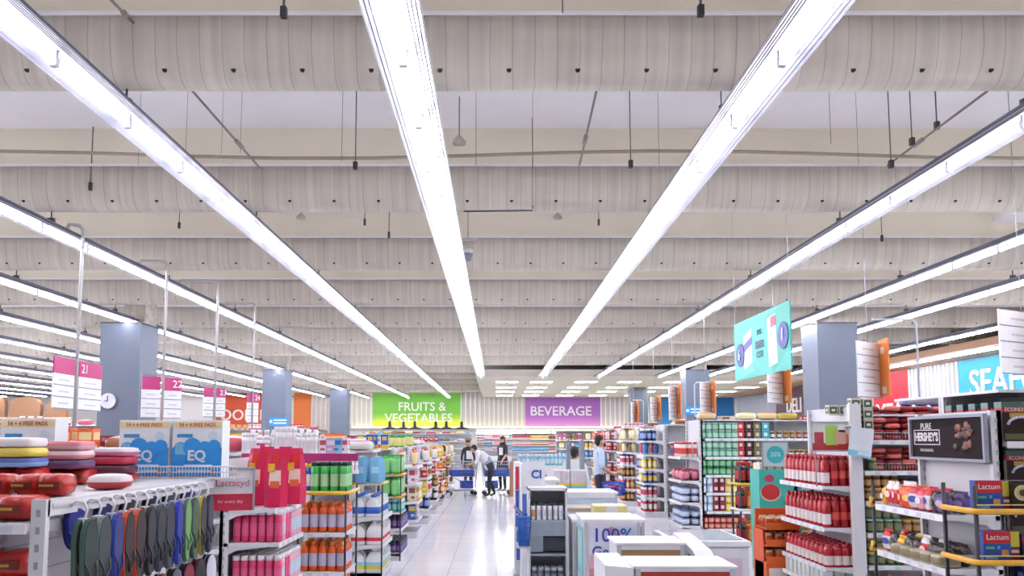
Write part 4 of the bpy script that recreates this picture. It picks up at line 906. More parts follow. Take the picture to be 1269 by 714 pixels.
stock_x(px_x(1066, 7.9), px_x(1110, 7.9), 7.85, .102, [('carton', 'white')], 'the bottom shelf of the second right gondola')
# its endcap with red bottles
RX2 = 3.62
E5 = endcap(-1, RX2, 7.8, 8.95, .36, [1.2, .79, .4, .08], 2.0, 'white endcap filled with red bottles')
MB().box(-.3, .05, -.64, -.58, 0, 2.02, steel).build('side_panel', None).parent = None
sp_ = D.objects['side_panel']; sp_.parent = E5; sp_.scale = (.32, 1, 1); sp_.location = (-.0, 0, 0)
rb_ = bottle('ketchup_bottle', 'b41c28', 'c8303a', 'e8dcd8', .3, .04, pw=2.4, capr=.55, neck=.8, labz=(.1, .44)); rb2 = bottle('ketchup_bottle', 'a81824', 'b82430', 'd84a40', .3, .04, pw=2.4, capr=.55, neck=.8, labz=(.25, .5)); rs_ = bottle('ketchup_bottle', 'b41c28', 'c8303a', 'e4d4cc', .22, .045, pw=2.6, capr=.6, neck=.84, labz=(.1, .5))
for z, wh, k_ in ((1.202, 'upper', rb_), (.792, 'middle', rb_), (.402, 'lower', rs_)):
    for a in range(10):
        for b in range(4):
            kk = rb2 if (wh != 'lower' and b) else k_
            kk.place((RX2 - .31 + b * .085, 7.86 + a * .11, z), -PI/2, '%s red sauce bottle on the %s shelf of the red endcap' % ('dark' if kk is rb2 else 'white labelled', wh), '%s red bottles on the %s shelf' % ('dark' if kk is rb2 else 'labelled', wh))
wb = carton('green_lid_box', .1, .09, .14, 'dfe4dc', [(.1, .9, .3, .6, '8aa890')], 'box', None); MB().box(-.052, .052, -.002, .092, .14, .152, '3f7a50').build('lid', wb.root)
for a in range(9):
    for b in range(3): wb.place((RX2 - .3 + b * .115, 7.9 + a * .115, .21), 0, 'white box with green lid at the bottom of the red endcap', 'white boxes with green lids')
shelf_board(E5, 1.15, .36, 0, 0, .208, -PI/2)
r = empty('poster_frame', (px_x(1036, 7.78), 7.78, 1.56)); tag(r, 'framed poster with green and red print above the red bottles', 'poster')
MB().box(-.235, .235, 0, .012, 0, .27, 'dfe6d8').box(-.235, .235, -.002, 0, 0, .07, 'c22c28').box(-.1, .02, -.003, 0, .05, .25, 'a8cf5a').box(.0, .1, -.004, 0, .06, .2, 'e8b8a0').box(-.21, -.12, -.004, 0, .02, .18, 'b8424a').box(.1, .22, -.004, 0, .07, .16, 'e07a50').box(.03, .2, -.004, 0, .18, .24, 'f4f4f0').box(.13, .21, -.005, 0, .02, .05, 'f4e8e4').build('poster', r)
MB().box(-.245, .245, -.01, .016, .27, .285, 'b4b8c4').box(-.25, -.235, -.01, .016, -.01, .285, 'b4b8c4').box(.235, .25, -.01, .016, -.01, .285, 'b4b8c4').box(-.25, .25, -.01, .016, -.015, 0, 'b4b8c4').build('frame', r)
for s in (-.2, .2): MB().tube([(s, .01, -.36), (s, .01, 0)], .006, '8c8c94', 6).build('post', r)
pp = at(1067, 549, 7.66); r = MB().box(-.12, .12, 0, .004, -.14, .15, 'e4ebf2').box(-.12, .12, -.001, .0, -.14, -.08, '8fcbe4').box(-.02, .12, -.0015, 0, -.12, -.085, 'd8eef4').box(-.118, .118, .004, .13, .146, .15, 'dfe4ea').build('hanging_notice', loc=pp); r.rotation_euler = (0, .17, .1); tag(r, 'tilted white notice with blue foot taped beside the red bottles', 'notice')
# --- promotional stands between the gondolas
r = empty('display_stand', (px_x(934, 10.7), 10.7, 0)); tag(r, 'juice stand with yellow rims before the can shelves', 'display stand')
for x in (-.2, .2):
    for y in (0, .35): MB().tube([(x, y, 0), (x, y, 1.35)], .012, '26252b', 6).build('post', r)
for i, z in enumerate((1.05, .70, .25)):
    MB().box(-.2, .2, 0, .35, z - .02, z, steel).build('shelf', r); MB().tube([(-.22, .35, z), (-.22, -.02, z), (.22, -.02, z), (.22, .35, z)], .018, 'e8c22c' if i != 1 else 'f0f0f2', 8).build('rim', r)
j = [('dark cola', bottle('juice_bottle', '2c1c1c', 'c02a2a', 'b02430', .3, .042)), ('orange', bottle('juice_bottle', 'e8762a', 'e8a03a', 'f0a860', .3, .042)), ('cream', capped('juice_bottle', 'e8d8b0', 'e0883a', '8ab86a', .27, .04)), ('green', bottle('juice_bottle', '8ac070', '2a8a3a', 'f0a060', .27, .042))]
for z, wh, seq in ((1.052, 'top', (0, 0, 2, 2)), (.702, 'middle', (0, 1, 1, 3)), (.252, 'bottom', (0, 1, 1, 3))):
    for a in range(4):
        for b in range(3): j[seq[a]][1].place((r.location.x - .15 + a * .1, 10.75 + b * .1, z), 0, '%s bottle on the %s tier of the juice stand' % (j[seq[a]][0], wh), '%s bottles on the %s juice tier' % (j[seq[a]][0], wh))
# teal stand with watermelon print
r = empty('promotional_stand', (px_x(966, 9.9), 9.9, 0)); tag(r, 'teal cardboard stand with watermelon print behind the orange tray stack', 'promotional stand')
w = .27
MB().box(-w, w, 0, .35, 0, 1.28, '3fb8a8').build('body', r)
mb = MB()
def front_disc(x, z, rx, rz, m, y):
    o = len(mb.v); mb.lathe([(1, 0), (1, .002)], m, 20)
    for i in range(o, len(mb.v)): vx, vy, vz = mb.v[i]; mb.v[i] = (x + vx*rx, y - vz, z + vy*rz)
front_disc(-.13, .99, .13, .11, 'd8e0c0', -.001); front_disc(-.13, 1.0, .12, .1, 'c83438', -.003); front_disc(-.14, 1.17, .06, .05, 'b8385a', -.001)
for k in range(7): mb.add([(.02 + .02*k, -.002, .86), (.05 + .02*k, -.002, .86), (.25, -.002, .96 + .045*k), (.2, -.002, .94 + .045*k)], [(0,1,2,3)], '2a8a80')
mb.build('fruit_print', r)
mb = MB()
for a in range(5): mb.box(-w + .03 + a*.1, -w + .11 + a*.1, .05, .3, 1.28, 1.36, 'efe6d4')
mb.build('cream_tray', r)
r = empty('round_sign', (px_x(961, 9.9), 9.905, 1.281)); tag(r, 'small framed sign with teal disc above the watermelon stand', 'sign')
MB().box(-.16, .16, 0, .012, .04, .34, 'b8d0d0').build('board', r); MB().box(-.17, .17, -.005, .016, .34, .355, '8c98a4').box(-.17, -.155, -.005, .016, 0, .355, '8c98a4').box(.155, .17, -.005, .016, 0, .355, '8c98a4').build('frame', r)
o = MB().lathe([(.11, 0), (.11, .004)], '35b0b4', 24).build('disc', r); o.rotation_euler = (PI/2, 0, 0); o.location = (0, -.001, .19); text('20%', .08, 'd8f4f4', r, (0, -.008, .19), ext=.0008)
# orange tray stack
r = empty('promotional_stand', (px_x(957, 9.1), 9.1, 0)); tag(r, 'orange cardboard tray stand full of snack bars', 'promotional stand')
MB().box(-.12, .28, .3, .34, 0, .84, 'e2581e').box(-.14, -.125, 0, .34, 0, .62, 'e2581e').box(.27, .285, 0, .34, 0, .84, 'e2581e').build('back_board', r)
MB().box(-.14, .12, -.1, .3, .0, .25, 'e8621e').box(-.11, .09, -.102, -.1, .05, .2, 'f0e8e0').build('base', r)
for z in (.27, .46, .65): 
    MB().box(-.13, .26, -.08, .3, z - .02, z, 'd8501a').box(-.13, .26, -.09, -.08, z - .02, z + .06, 'ea6a26').build('tray', r)
sb = bag('snack_bar_pack', .1, .06, .12, 'd8c8a0', 'c8542a', 'snack pack', 2.6)
for z in (.27, .46, .65):
    for a in range(3):
        for b in range(3): sb.place((r.location.x - .07 + a * .11, 9.06 + b * .1, z + .001), random.uniform(-.2, .2), 'cream and orange snack pack in the orange tray stand', 'snack packs in the orange trays')
r = empty('promotional_stand', (px_x(992, 9.25), 9.25, 0)); tag(r, 'orange and yellow panel stand touching the red endcap', 'promotional stand')
MB().box(-.16, .16, 0, .3, 0, .66, 'dc5420').box(-.16, .16, -.002, 0, .42, .66, 'e8b83a').box(-.1, .05, -.003, 0, .46, .62, '5aa88a').box(-.02, .12, -.004, 0, .5, .6, 'f0e8c8').build('body', r); text('eunore', .12, 'f6e4dc', r, (.03, -.006, .36), ext=.001)
# --- third right gondola: the can shelves
RX3 = 3.6
gondola(3.68, 10.5, 13.7, [1.67, 1.345, 1.03, .72, .4, .1], 1.98, 'third right gondola with rows of green cans', .4)
gcan = tubecan('food_can', '3aa888', 'b8e0c8', 'cfe8dc', .135, .056); gdk = tubecan('food_can', '2a8a4a', '88c8a0', '1f5a3a', .135, .056)
def sq(c, c2): return carton('food_box', .125, .1, .14, c, [(.3, .75, .3, .72, c2)], 'food box', None, side=True)
cols = [('red', sq('cc2430', 'f0e0d8')), ('dark brown', sq('4a2028', 'e8d8cc')), ('khaki', sq('7a7250', 'd8d0b8')), ('turquoise', sq('3ab4c4', 'e4f4f4'))]
ycan = tubecan('food_can', 'e8c838', 'f4e8a8', 'c8a830', .135, .05); lbc = tubecan('food_can', 'b8d4ec', 'e4f0f8', '8fb8dc', .135, .05); mrc = sq('8a2438', 'f0e4e0'); rdc = tubecan('food_can', 'b8242c', 'e8a088', '3a1c20', .1, .05)
def xs_(px): return px_x(px, 13.75)
for si, z in enumerate((1.672, 1.347, 1.032, .722, .402, .102)):
    wh = ['top', 'second', 'third', 'fourth', 'fifth', 'bottom'][si]
    for lay in range(2):
        zz = z + lay * .143
        if si < 3:
            kk = gcan if si < 2 or lay == 1 and False else gdk
            for a in range(6): kk.place((xs_(871 + a * 8), 13.76, zz), 0, '%s can on the %s shelf of the third right gondola' % ('mint green' if si < 2 else 'dark green', wh), 'green cans on the %s shelf' % wh)
        elif si < 5:
            for a in range(6):
                k_, n = ((lbc, 'pale blue can'), (mrc, 'maroon box'), (ycan, 'yellow can'))[a // 2]; k_.place((xs_(871 + a * 7.6), 13.76, z + lay * .143), 0, '%s on the %s shelf of the third right gondola' % (n, wh), '%ss on the %s shelf' % (n, wh))
        else:
            for a in range(6): rdc.place((xs_(872 + a * 7.4), 13.76, z + lay * .102), 0, 'dark red can on the bottom shelf below the yellow cans', 'dark red cans on the bottom shelf')
        for c_, (n, k_) in enumerate(cols):
            if si >= 3 and c_: continue
            k_.place((xs_(918 + c_ * 10.4), 13.74, zz), 0, '%s food box on the %s shelf right of the cans' % (n, wh), '%s food boxes on the %s shelf' % (n, wh))
stock_x(xs_(954), xs_(1020), 13.76, 1.672, [('jar', 'black'), ('jar', 'brown'), ('jar', 'dark red'), ('jar', 'black')], 'the top shelf of the third right gondola')
stock_x(xs_(954), xs_(1020), 13.76, 1.347, [('jar', 'navy'), ('jar', 'black'), ('jar', 'brown')], 'the second shelf of the third right gondola')
stock_x(xs_(868), xs_(1020), 13.85, 2.002, [('bundle', 'orange'), ('flat box', 'cream'), ('bundle', 'yellow'), ('bundle', 'orange'), ('bundle', 'blue'), ('flat box', 'red')], 'the top of the third right gondola', 1, .02, 1.0)
def packs(side, xs, y0, y1, depth, z, w, d, h, c, c2, where, lab, n, rows=2, lay=1, name='soft_pack', cat='pack'):
    k = K(MB().pillow(0, 0, 0, w, d, h, mat(c, .35), 2.7, 12, 6, mat(c2, .35), (.3, .6)).build(name), cat)
    for a in range(n):
        for b in range(rows):
            for l in range(lay):
                k.place((xs + side * (depth - .1 - b * (d + .01)), y0 + (y1 - y0) * (a + .5) / n, z + l * h), -PI/2 * (1 if side < 0 else -1) + random.uniform(-.15, .15), lab, where)
E6 = endcap(-1, RX3, 13.7, 14.65, .36, [1.345, .93, .55, .15], 2.0, 'endcap of maroon and blue packs beside the green cans')
mb_red = capped('sauce_bottle', 'e8dcd8', 'd02a30', 'd83a30', .26, .035, split=.86); mb_nav = capped('sauce_bottle', 'c82430', '2a3a90', '2a3a90', .24, .045, split=.85)
for a in range(7):
    for b in range(2): (mb_red if a < 5 else mb_nav).place((RX3 - .3 + b * .09, 13.78 + a * .125, 1.347), -PI/2, 'pale bottle with red cap on the top shelf of the maroon pack endcap' if a < 5 else 'red and navy bottle on the top shelf of the maroon pack endcap', 'pale bottles by the green cans' if a < 5 else 'red navy bottles by the green cans')
for b in range(3): mb_red.place((RX3 - .27 + b * .09, 13.75, 1.347), 0, 'pale bottle with red cap in the side row by the green cans', 'pale bottles in the side row')
packs(-1, RX3, 13.72, 14.6, .36, .932, .26, .17, .2, 'a82a4c', 'd87a90', 'maroon packs on the endcap', 'maroon wrapped pack beside the green cans', 3)
packs(-1, RX3, 13.76, 14.6, .36, .552, .22, .16, .13, '8a9cc4', 'd4dcec', 'blue grey packs upper', 'blue grey pack on the shelf below the maroon packs', 4, 2, 2)
packs(-1, RX3, 13.76, 14.6, .36, .152, .22, .16, .13, '7a90c0', 'c8d4e8', 'blue grey packs lower', 'blue grey pack on the lowest shelf by the green cans', 4, 2, 2)
# --- farther right endcaps and their gondolas
rightY = [16.6, 19.4, 22.3, 25.3, 28.5]
names_r = ['fourth', 'fifth', 'sixth', 'seventh', 'last']
for i, Y in enumerate(rightY):
    gondola(3.68, 9.8, Y, [1.6, 1.28, .96, .64, .32], 1.95, '%s right gondola behind the can shelves' % names_r[i], .4)
specr = [(16.6, [[('bottle', 'navy'), ('carton', 'blue')], [('bag', 'light blue'), ('bag', 'white')], [('bottle', 'yellow'), ('bottle', 'blue'), ('bottle', 'navy')], [('bottle', 'blue'), ('bottle', 'yellow'), ('jar', 'purple')], [('bottle', 'white'), ('jar', 'red')], [('bottle', 'red'), ('bottle', 'white')]]),
         (19.4, [[('bag', 'yellow'), ('bag', 'yellow')], [('bag', 'yellow'), ('bag', 'pale yellow')], [('bottle', 'white'), ('jar', 'black')], [('bottle', 'brown'), ('jar', 'brown')], [('bottle', 'orange'), ('bottle', 'brown')], [('bottle', 'brown'), ('carton', 'orange')]]),
         (22.3, [[('bag', 'pink'), ('carton', 'red')], [('carton', 'red'), ('bag', 'orange')], [('bag', 'red'), ('jar', 'dark red')], [('carton', 'red'), ('jar', 'brown')], [('bag', 'red'), ('carton', 'dark red')], [('bag', 'yellow'), ('bag', 'yellow')]]),
         (25.3, [[('bag', 'white'), ('carton', 'orange')], [('bag', 'red'), ('carton', 'cream')], [('carton', 'brown'), ('bag', 'orange')], [('carton', 'dark red'), ('jar', 'brown')], [('bag', 'orange'), ('carton', 'yellow')], [('carton', 'red'), ('jar', 'orange')]])]
zz_ = [1.62, 1.32, 1.02, .72, .42, .12]; zn = ['topmost', 'second', 'third', 'fourth', 'fifth', 'bottom']
for i, (Y, rows_) in enumerate(specr):
    nm = '%s right endcap' % names_r[i]; dep = .45 if i < 3 else .4
    endcap(-1, 3.6, Y, Y + .95, dep, zz_, 1.97, nm + ' beyond the green cans')
    for z, rn, wh in zip(zz_, rows_, zn): stock_y(-1, 3.6, Y + .02, Y + .93, dep, z + .002, rn, 'the %s shelf of the %s' % (wh, nm), rows=3 if i < 2 else 2)
    random.seed(40 + i); stock_x(3.7, 7.6, Y + .1, 1.972, [random.choice([('bundle', 'white'), ('bundle', 'blue'), ('bundle', 'yellow'), ('bundle', 'cream'), ('carton', 'navy'), ('carton', 'white'), ('bundle', 'red')]) for _ in range(7)], 'the top of the %s right gondola' % names_r[i], 1, .02, .8)
# shelves along the far cross aisle, facing the viewer
for gi, (x0, x1, Y, nm, pal) in enumerate(((2.4, 4.6, 31, 'cross shelving behind the man', ['red', 'yellow', 'white', 'orange', 'pink', 'dark red', 'cream', 'brown', 'light blue']), (4.8, 9.5, 36, 'cross shelving under the blue panel', ['yellow', 'navy', 'white', 'orange', 'blue']), (.9, 7.5, 46, 'cross shelving below the purple sign', ['white', 'yellow', 'pink', 'light blue', 'red', 'cream']))):
    gondola(x0, x1, Y, [1.6, 1.25, .9, .55], 1.95, nm, .4); random.seed(70 + gi)
    for z, wh in ((1.602, 'top'), (1.252, 'second'), (.902, 'third')):
        stock_x(x0 + .05, x1 - .05, Y + .06, z, [(random.choice(['drink carton', 'bag', 'packet']), random.choice(pal)) for _ in range(6)], 'the %s shelf of the %s' % (wh, nm), 1, 0, 1.2)
# produce scales hanging above the produce shelves
for i, px in enumerate((483, 500, 514, 540, 553, 572)):
    p = at(px, 532, 49 + 2 * (i % 2)); r = empty('hanging_scale', p); tag(r, 'black hanging fitting above produce, %s from the left' % ['first', 'second', 'third', 'fourth', 'fifth', 'sixth'][i], 'hanging scale')
    MB().tube([(0,0,.2),(0,0,ZS-p.z)], .006, '8a8a80', 5).build('cord', r); MB().lathe([(.5, 0), (.45, .08), (.1, .16), (.08, .5)], '232228', 10).build('pan', r)
for i, (px, Y, c) in enumerate(((470, 44, 'cream'), (492, 46, 'blue'), (515, 44, 'white'), (540, 46, 'teal'), (562, 44, 'cream'))):
    x = at(px, 545, Y).x; random.seed(i); gondola(x - 1.0, x + 1.0, Y, [1.5, 1.1, .7], 1.9, 'produce shelving below the green sign, %s from the left' % ['first', 'second', 'third', 'fourth', 'fifth'][i], .5)
    for z, wh in ((1.502, 'top'), (1.902 + .02, 'upper')): stock_x(x - 1.05, x + 1.05, Y + .1, z, [(random.choice(['bundle', 'flat box']), random.choice(['blue', 'grey', 'cream', 'yellow', 'light blue', 'white', 'dark green', 'brown'])) for _ in range(5)], 'the %s produce shelf %s' % (wh, ['far left', 'left', 'middle', 'right', 'far right'][i]), 1, 0, 1.2)

# cartons and bottles inside the upright coolers
cool = list(o for o in C.objects if o.name.startswith('display_cooler'))
random.seed(5)
for i, o in enumerate(cool[:5]):
    for z, wh in ((.77, 'lowest'), (1.17, 'second'), (1.57, 'third'), (1.97 - .0, 'top')):
        if wh == 'top': continue
        stock_x(o.location.x - .85, o.location.x + .85, o.location.y + .15, z + .002, [(random.choice(['drink carton', 'bottle']), random.choice(['white', 'light blue', 'white', 'cream', 'pink', 'teal', 'light blue', 'lilac'])) for _ in range(3)], 'the %s shelf of cooler %s' % (wh, ['nearest green sign', 'behind the woman in black', 'left under purple sign', 'centred under purple sign', 'right under purple sign'][i]), 1, 0, 1.5)
# ================================================================ CENTRE DISPLAYS
def counter(x0, x1, y0, y1, top, label, panel, border='f0f0f2', name='display_counter', ptop=.04, inner=None, tt=.03):
    w, d = x1 - x0, y1 - y0; r = empty(name, ((x0+x1)/2, y0, 0)); tag(r, label, 'display counter')
    MB().box(-w/2, w/2, .012, d, .06, top - tt, 'e4e4e8').box(-w/2 + .02, w/2 - .02, .04, d - .03, 0, .06, '9a9aa2').build('body', r)
    MB().box(-w/2 - .015, w/2 + .015, -.01, d + .01, top - tt, top, 'f4f4f6').build('top', r, bevel=.006)
    MB().box(-w/2 + .03, w/2 - .03, .0, .012, .12, top - tt - ptop, panel).build('front_panel', r)
    MB().box(-w/2, -w/2 + .03, -.008, .014, .06, top - tt, 'c4c8d0').box(w/2 - .03, w/2, -.008, .014, .06, top - tt, 'c4c8d0').box(-w/2 + .03, w/2 - .03, -.006, .012, top - tt - ptop, top - tt, border).build('frame', r)
    return r
counter(.78, 1.34, 4.43, 4.8, .965, 'white display counter with red front panel at the bottom edge', mat('b8341f', .35), ptop=.016, tt=.016)
r = MB().prism([(-.15, 4.5), (.0, 4.42), (.0, 5.0), (-.15, 5.0)], 'z', .0, .955, 'eeeef2').build('side_wing', loc=(.77, 0, 0)); tag(r, 'plain white wing unit left of the red fronted counter', 'display unit')
counter(.84, 1.31, 5.48, 5.85, .955, 'white display counter with brown front panel', mat('b08a54', .5), ptop=.03, tt=.02)
# sloping white carton right of the brown counter
mb = MB().prism([(5.25, .0), (6.1, 0), (6.1, .95), (5.9, .94), (5.5, .9), (5.25, .8)], 'x', 1.37, 1.5, 'f2f2f4')
for (y, z, w, h, c) in ((5.35, .6, .1, .16, 'c8486a'), (5.55, .66, .06, .2, '5a4a5a'), (5.72, .78, .04, .14, '4a4a5a')): mb.box(1.366, 1.37, y, y + w, z, z + h, c)
tag(mb.build('display_carton'), 'white carton with sloping top and pink print beside the brown counter', 'display carton')
c3 = counter(.80, 1.31, 7.15, 7.75, .945, 'white counter whose poster reads 100 percent', mat('e9e4ec', .4), ptop=.015)
po = MB().box(-.21, .21, -.004, 0, .12, .88, 'dfe3f0')
w_, h_ = .42, .76
def blob(mb, pts, c, y): mb.prism([(p[0], p[1]) for p in pts], 'y', y, y + .001, c)
blob(po, [(-.21, .12), (.21, .12), (.21, .45), (.1, .62), (-.02, .66), (-.21, .62)], 'e6b4b4', -.006)
blob(po, [(-.21, .12), (.15, .12), (.12, .4), (-.02, .52), (-.21, .5)], 'd08a8c', -.008)
blob(po, [(-.05, .86), (.0, .88), (.1, .72), (.06, .7)], 'c89098', -.007)
blob(po, [(.0, .88), (.21, .88), (.21, .7), (.12, .68)], 'c8dcea', -.0065)
p_ = po.build('poster', c3); text('100%', .17, '3a4cb0', p_, (-.0, -.012, .795), bold=.002, ext=.001); text('Ge', .13, '3a4cb0', p_, (-.11, -.012, .65), bold=.002, ext=.001); text('Clean care', .06, '3a4cb0', p_, (-.04, -.012, .46), ext=.001) if 0 else None
MB().box(-.263, -.258, .08, .52, .4, .86, '8fd4d8').box(-.264, -.262, .15, .45, .5, .8, 'b8e4e4').build('side_panel', c3)
yb2 = MB().box(-.17, .17, 0, .3, 0, .13, 'efe69a').box(-.171, .171, -.002, .1, .0, .03, 'f6f2d8').box(-.05, .07, -.003, .301, .02, .132, 'f4f2ea').build('yellow_box', loc=(1.17, 8.0, .86), bevel=.008); tag(yb2, 'pale yellow wrapped carton on the counter behind the poster', 'carton')
counter(.78, 1.5, 7.95, 8.5, .86, 'white counter carrying the pale yellow carton', mat('b0a08c', .5))
c4 = counter(.93, 1.62, 10.5, 11.2, .96, 'white counter with pale blue window panel, before the man', mat('c4d4e2', .2), ptop=.05)
tag(MB().box(-.36, .36, 0, .5, .06, .82, 'f4f4f6').box(-.3, .3, .04, .46, 0, .06, '9a9aa2').box(-.36, .36, -.01, .5, .82, .86, 'b8a898').build('low_counter', loc=(1.1, 9.2, 0)), 'low white counter with tan edge behind the yellow carton', 'counter')
# cosmetics gondola
r = empty('cosmetics_stand', (.53, 8.05, 0)); tag(r, 'grey cosmetics stand with white bottles on its upper shelf', 'cosmetics stand')
MB().box(-.2, .2, .4, .42, .05, 1.16, 'd8dce2').box(-.2, -.18, 0, .42, 0, 1.16, 'dfe2e8').box(.18, .2, 0, .42, 0, 1.16, 'dfe2e8').build('body', r)
MB().box(-.2, .2, 0, .42, 1.14, 1.17, 'f2f2f4').build('top', r)
for z in (.84, .5, .2): MB().box(-.18, .18, .0, .4, z - .02, z, 'aab0ba').build('shelf', r)
MB().box(-.18, .18, .0, .02, .68, .82, '9aa6b2').build('drawer', r); MB().box(-.18, -.05, .0, .03, .52, .68, '8e9ca8').box(-.05, .18, .06, .4, .52, .66, '3c464e').build('drawer', r)
cbw = capped('cosmetic_bottle', 'eef0f4', '3c3f4c', 'd8dce6', .17, .024, split=.85); cbo = capped('cosmetic_bottle', 'f0eee8', '3c3f4c', 'e8b070', .17, .024, split=.85)
for a in range(6):
    for b in range(2): (cbo if a == 0 else cbw).place((.38 + a * .058, 8.1 + b * .09, .841), 0, '%s cosmetic bottle on the upper shelf of the grey stand' % ('orange labelled' if a == 0 else 'white'), '%s cosmetic bottles' % ('orange' if a == 0 else 'white'))
dkt = capped('cosmetic_jar', '5a6470', 'c8ccd4', '8c96a4', .16, .03, cat='jar')
for a in range(5):
    for b in range(2): dkt.place((.39 + a * .068, 8.1 + b * .1, .501), 0, 'grey cosmetic jar on the middle shelf of the grey stand', 'grey cosmetic jars') if a < 0 else None
    for b in range(2): dkt.place((.39 + a * .068, 8.1 + b * .1, .201), 0, 'grey cosmetic jar on the lowest shelf of the grey stand', 'grey cosmetic jars on the lowest shelf')
r = empty('brand_sign', (.40, 8.35, 1.17)); tag(r, 'white header sign with blue letters on the grey cosmetics stand', 'sign')
MB().box(-.12, .12, 0, .02, 0, .26, 'f4f5f8').build('board', r); text('CI', .12, '2f62c0', r, (.03, -.004, .12), ext=.001, bold=.004)
# standing posters edge on, left of the stand
for i, (px, Y, w, cs, lab) in enumerate(((642, 9.6, .08, ('d83040', '3a62c8', '3a62c8'), 'tall narrow poster, red above blue, at the aisle edge'), (651, 9.0, .09, ('f0f2f6', '5a7ac8', 'f0f2f6'), 'narrow white and blue poster left of the cosmetics stand'))):
    x = at(px, 600, Y).x; r = empty('standing_poster', (x, Y, 0)); tag(r, lab, 'poster')
    MB().box(-w/2, w/2, 0, .5, 0.02, 1.38, 'f0f2f6').box(-w/2 - .02, w/2 + .02, -.02, .52, 0, .03, 'c4c8d0').build('board', r)
    MB().box(-w/2 + .01, w/2 - .03, -.004, 0, 1.05, 1.33, cs[0]).box(-w/2 + .01, w/2 - .03, -.004, 0, .6, 1.04, cs[1]).box(-w/2 + .02, w/2 - .02, -.003, 0, .2, .55, cs[2]).build('print', r)
counter(.41, .72, 9.05, 9.8, 1.2, 'white display block behind the cosmetics stand', mat('e6e8f0', .4))
def basket(name_parent, loc, rot, w=.42, d=.28, h=.22, c='2d52c8', label='', held=False):
    r = empty('shopping_basket', loc, rot); tag(r, label, 'shopping basket')
    mb = MB(); a0, a1 = w*.42, w*.5; b0, b1 = d*.42, d*.5; m = mat(c, .35)
    P = lambda t, k: [(-a0 + (a0-a1)*t, -b0 + (b0-b1)*t), (a0 + (a1-a0)*t, -b0 + (b0-b1)*t), (a0 + (a1-a0)*t, b0 + (b1-b0)*t), (-a0 + (a0-a1)*t, b0 + (b1-b0)*t)][k]
    for k in range(4):
        n = 9 if k % 2 == 0 else 6
        for j in range(n + 1):
            u = j / n; p0 = [P(0,k)[i]*(1-u) + P(0,(k+1)%4)[i]*u for i in (0,1)]; p1 = [P(1,k)[i]*(1-u) + P(1,(k+1)%4)[i]*u for i in (0,1)]
            mb.tube([(p0[0], p0[1], 0), (p1[0], p1[1], h)], .006, m, 4)
        for t in (.04, .25, .45, .65, .85): mb.tube([(*P(t,k), h*t), (*P(t,(k+1)%4), h*t)], .006, m, 4)
        mb.tube([(*P(1,k), h), (*P(1,(k+1)%4), h)], .013, m, 6)
    mb.box(-a0, a0, -b0, b0, 0, .008, m); mb.build('body', r)
    hh = h + (.17 if held else .1); off = 0 if held else .1
    MB().tube([(-a1, 0, h), (-a1*.8, off, hh), (a1*.8, off, hh), (a1, 0, h)], .009, '3a4a90' if held else '8a92b0', 6).build('handle', r)
    return r
basket(None, (.285, 8.15, .585), PI/2, .36, .12, .29, '3c78d8', 'blue shopping basket hung at the side of the cosmetics stand')
o = MB().box(.2, .33, 8.0, 8.35, .56, .58, 'c8ccd4').build('basket_ledge'); tag(o, 'small ledge under the blue basket at the cosmetics stand', 'ledge')
# goods on top between the stand and the woman
ck = carton('checked_pack', .3, .2, .3, 'f2f0f2', [(0, 1, .2, .32, 'f2c83a'), (0, 1, 0, .2, '6ac4c0')] + [(i/6 + .02, i/6 + .12, .36 + j*.12, .45 + j*.12, 'dcd0dc') for i in range(6) for j in range(5)], 'carton', None)
counter(.62, 1.3, 11.6, 12.2, .92, 'white counter under the checked cartons', mat('e6e8f0', .4))
for a in range(2): ck.place((.98 + a * .24, 11.65, .921), 0, '%s checked carton with yellow band before the dark haired shopper' % ['left', 'right'][a], scale=(.75, .9, .95))
cb_['red'].place((.7, 11.7, .92), 0, 'red and yellow packet left of the checked cartons', scale=1.3); cb_['yellow'].place((.82, 11.66, .92), .2, 'yellow packet touching the checked cartons', scale=1.4)
tlb = capped('water_bottle', '6ab8d8', 'e8f4fa', 'c8e8f0', .22, .035)
counter(.4, 1.5, 15.2, 15.9, 1.14, 'far white counter carrying light blue bottles', mat('e6e8f0', .4))
for a in range(12): tlb.place((.46 + a * .08, 15.3, 1.141), 0, 'light blue bottle in the row on the far white counter', 'light blue bottles on the far counter')
# security gate posts
for i, (px, Y) in enumerate(((704, 12.9), (721, 12.4))):
    x = at(px, 560, Y).x; tag(MB().prism([(-.04, 0), (.04, 0), (.03, 1.62), (.0, 1.66), (-.03, 1.62)], 'y', -.06, .06, '8a98a4').box(-.07, .07, -.1, .1, 0, .04, '6a7078').build('gate_post', loc=(x, Y, 0)), '%s grey upright post beside the dark haired shopper' % ['left', 'right'][i], 'post')
# low chest right of the counters
r = empty('chest_freezer', (2.05, 7.5, 0)); r.scale = (.72, 1, .9); tag(r, 'low white chest with glass top before the can shelves', 'chest')
MB().box(-.5, .5, 0, .9, .04, .72, 'e8e8ee').box(-.46, .46, .04, .86, 0, .04, '8a8a92').build('body', r, bevel=.02); MB().box(-.52, .52, -.02, .92, .72, .78, 'f2f2f6').build('rim', r, bevel=.01)
MB().box(-.44, .44, .06, .84, .781, .79, mat('d4d8e8', .05)).build('glass_lid', r); MB().box(-.4, .4, -.006, 0, .3, .6, 'e4c8d4').build('print', r)
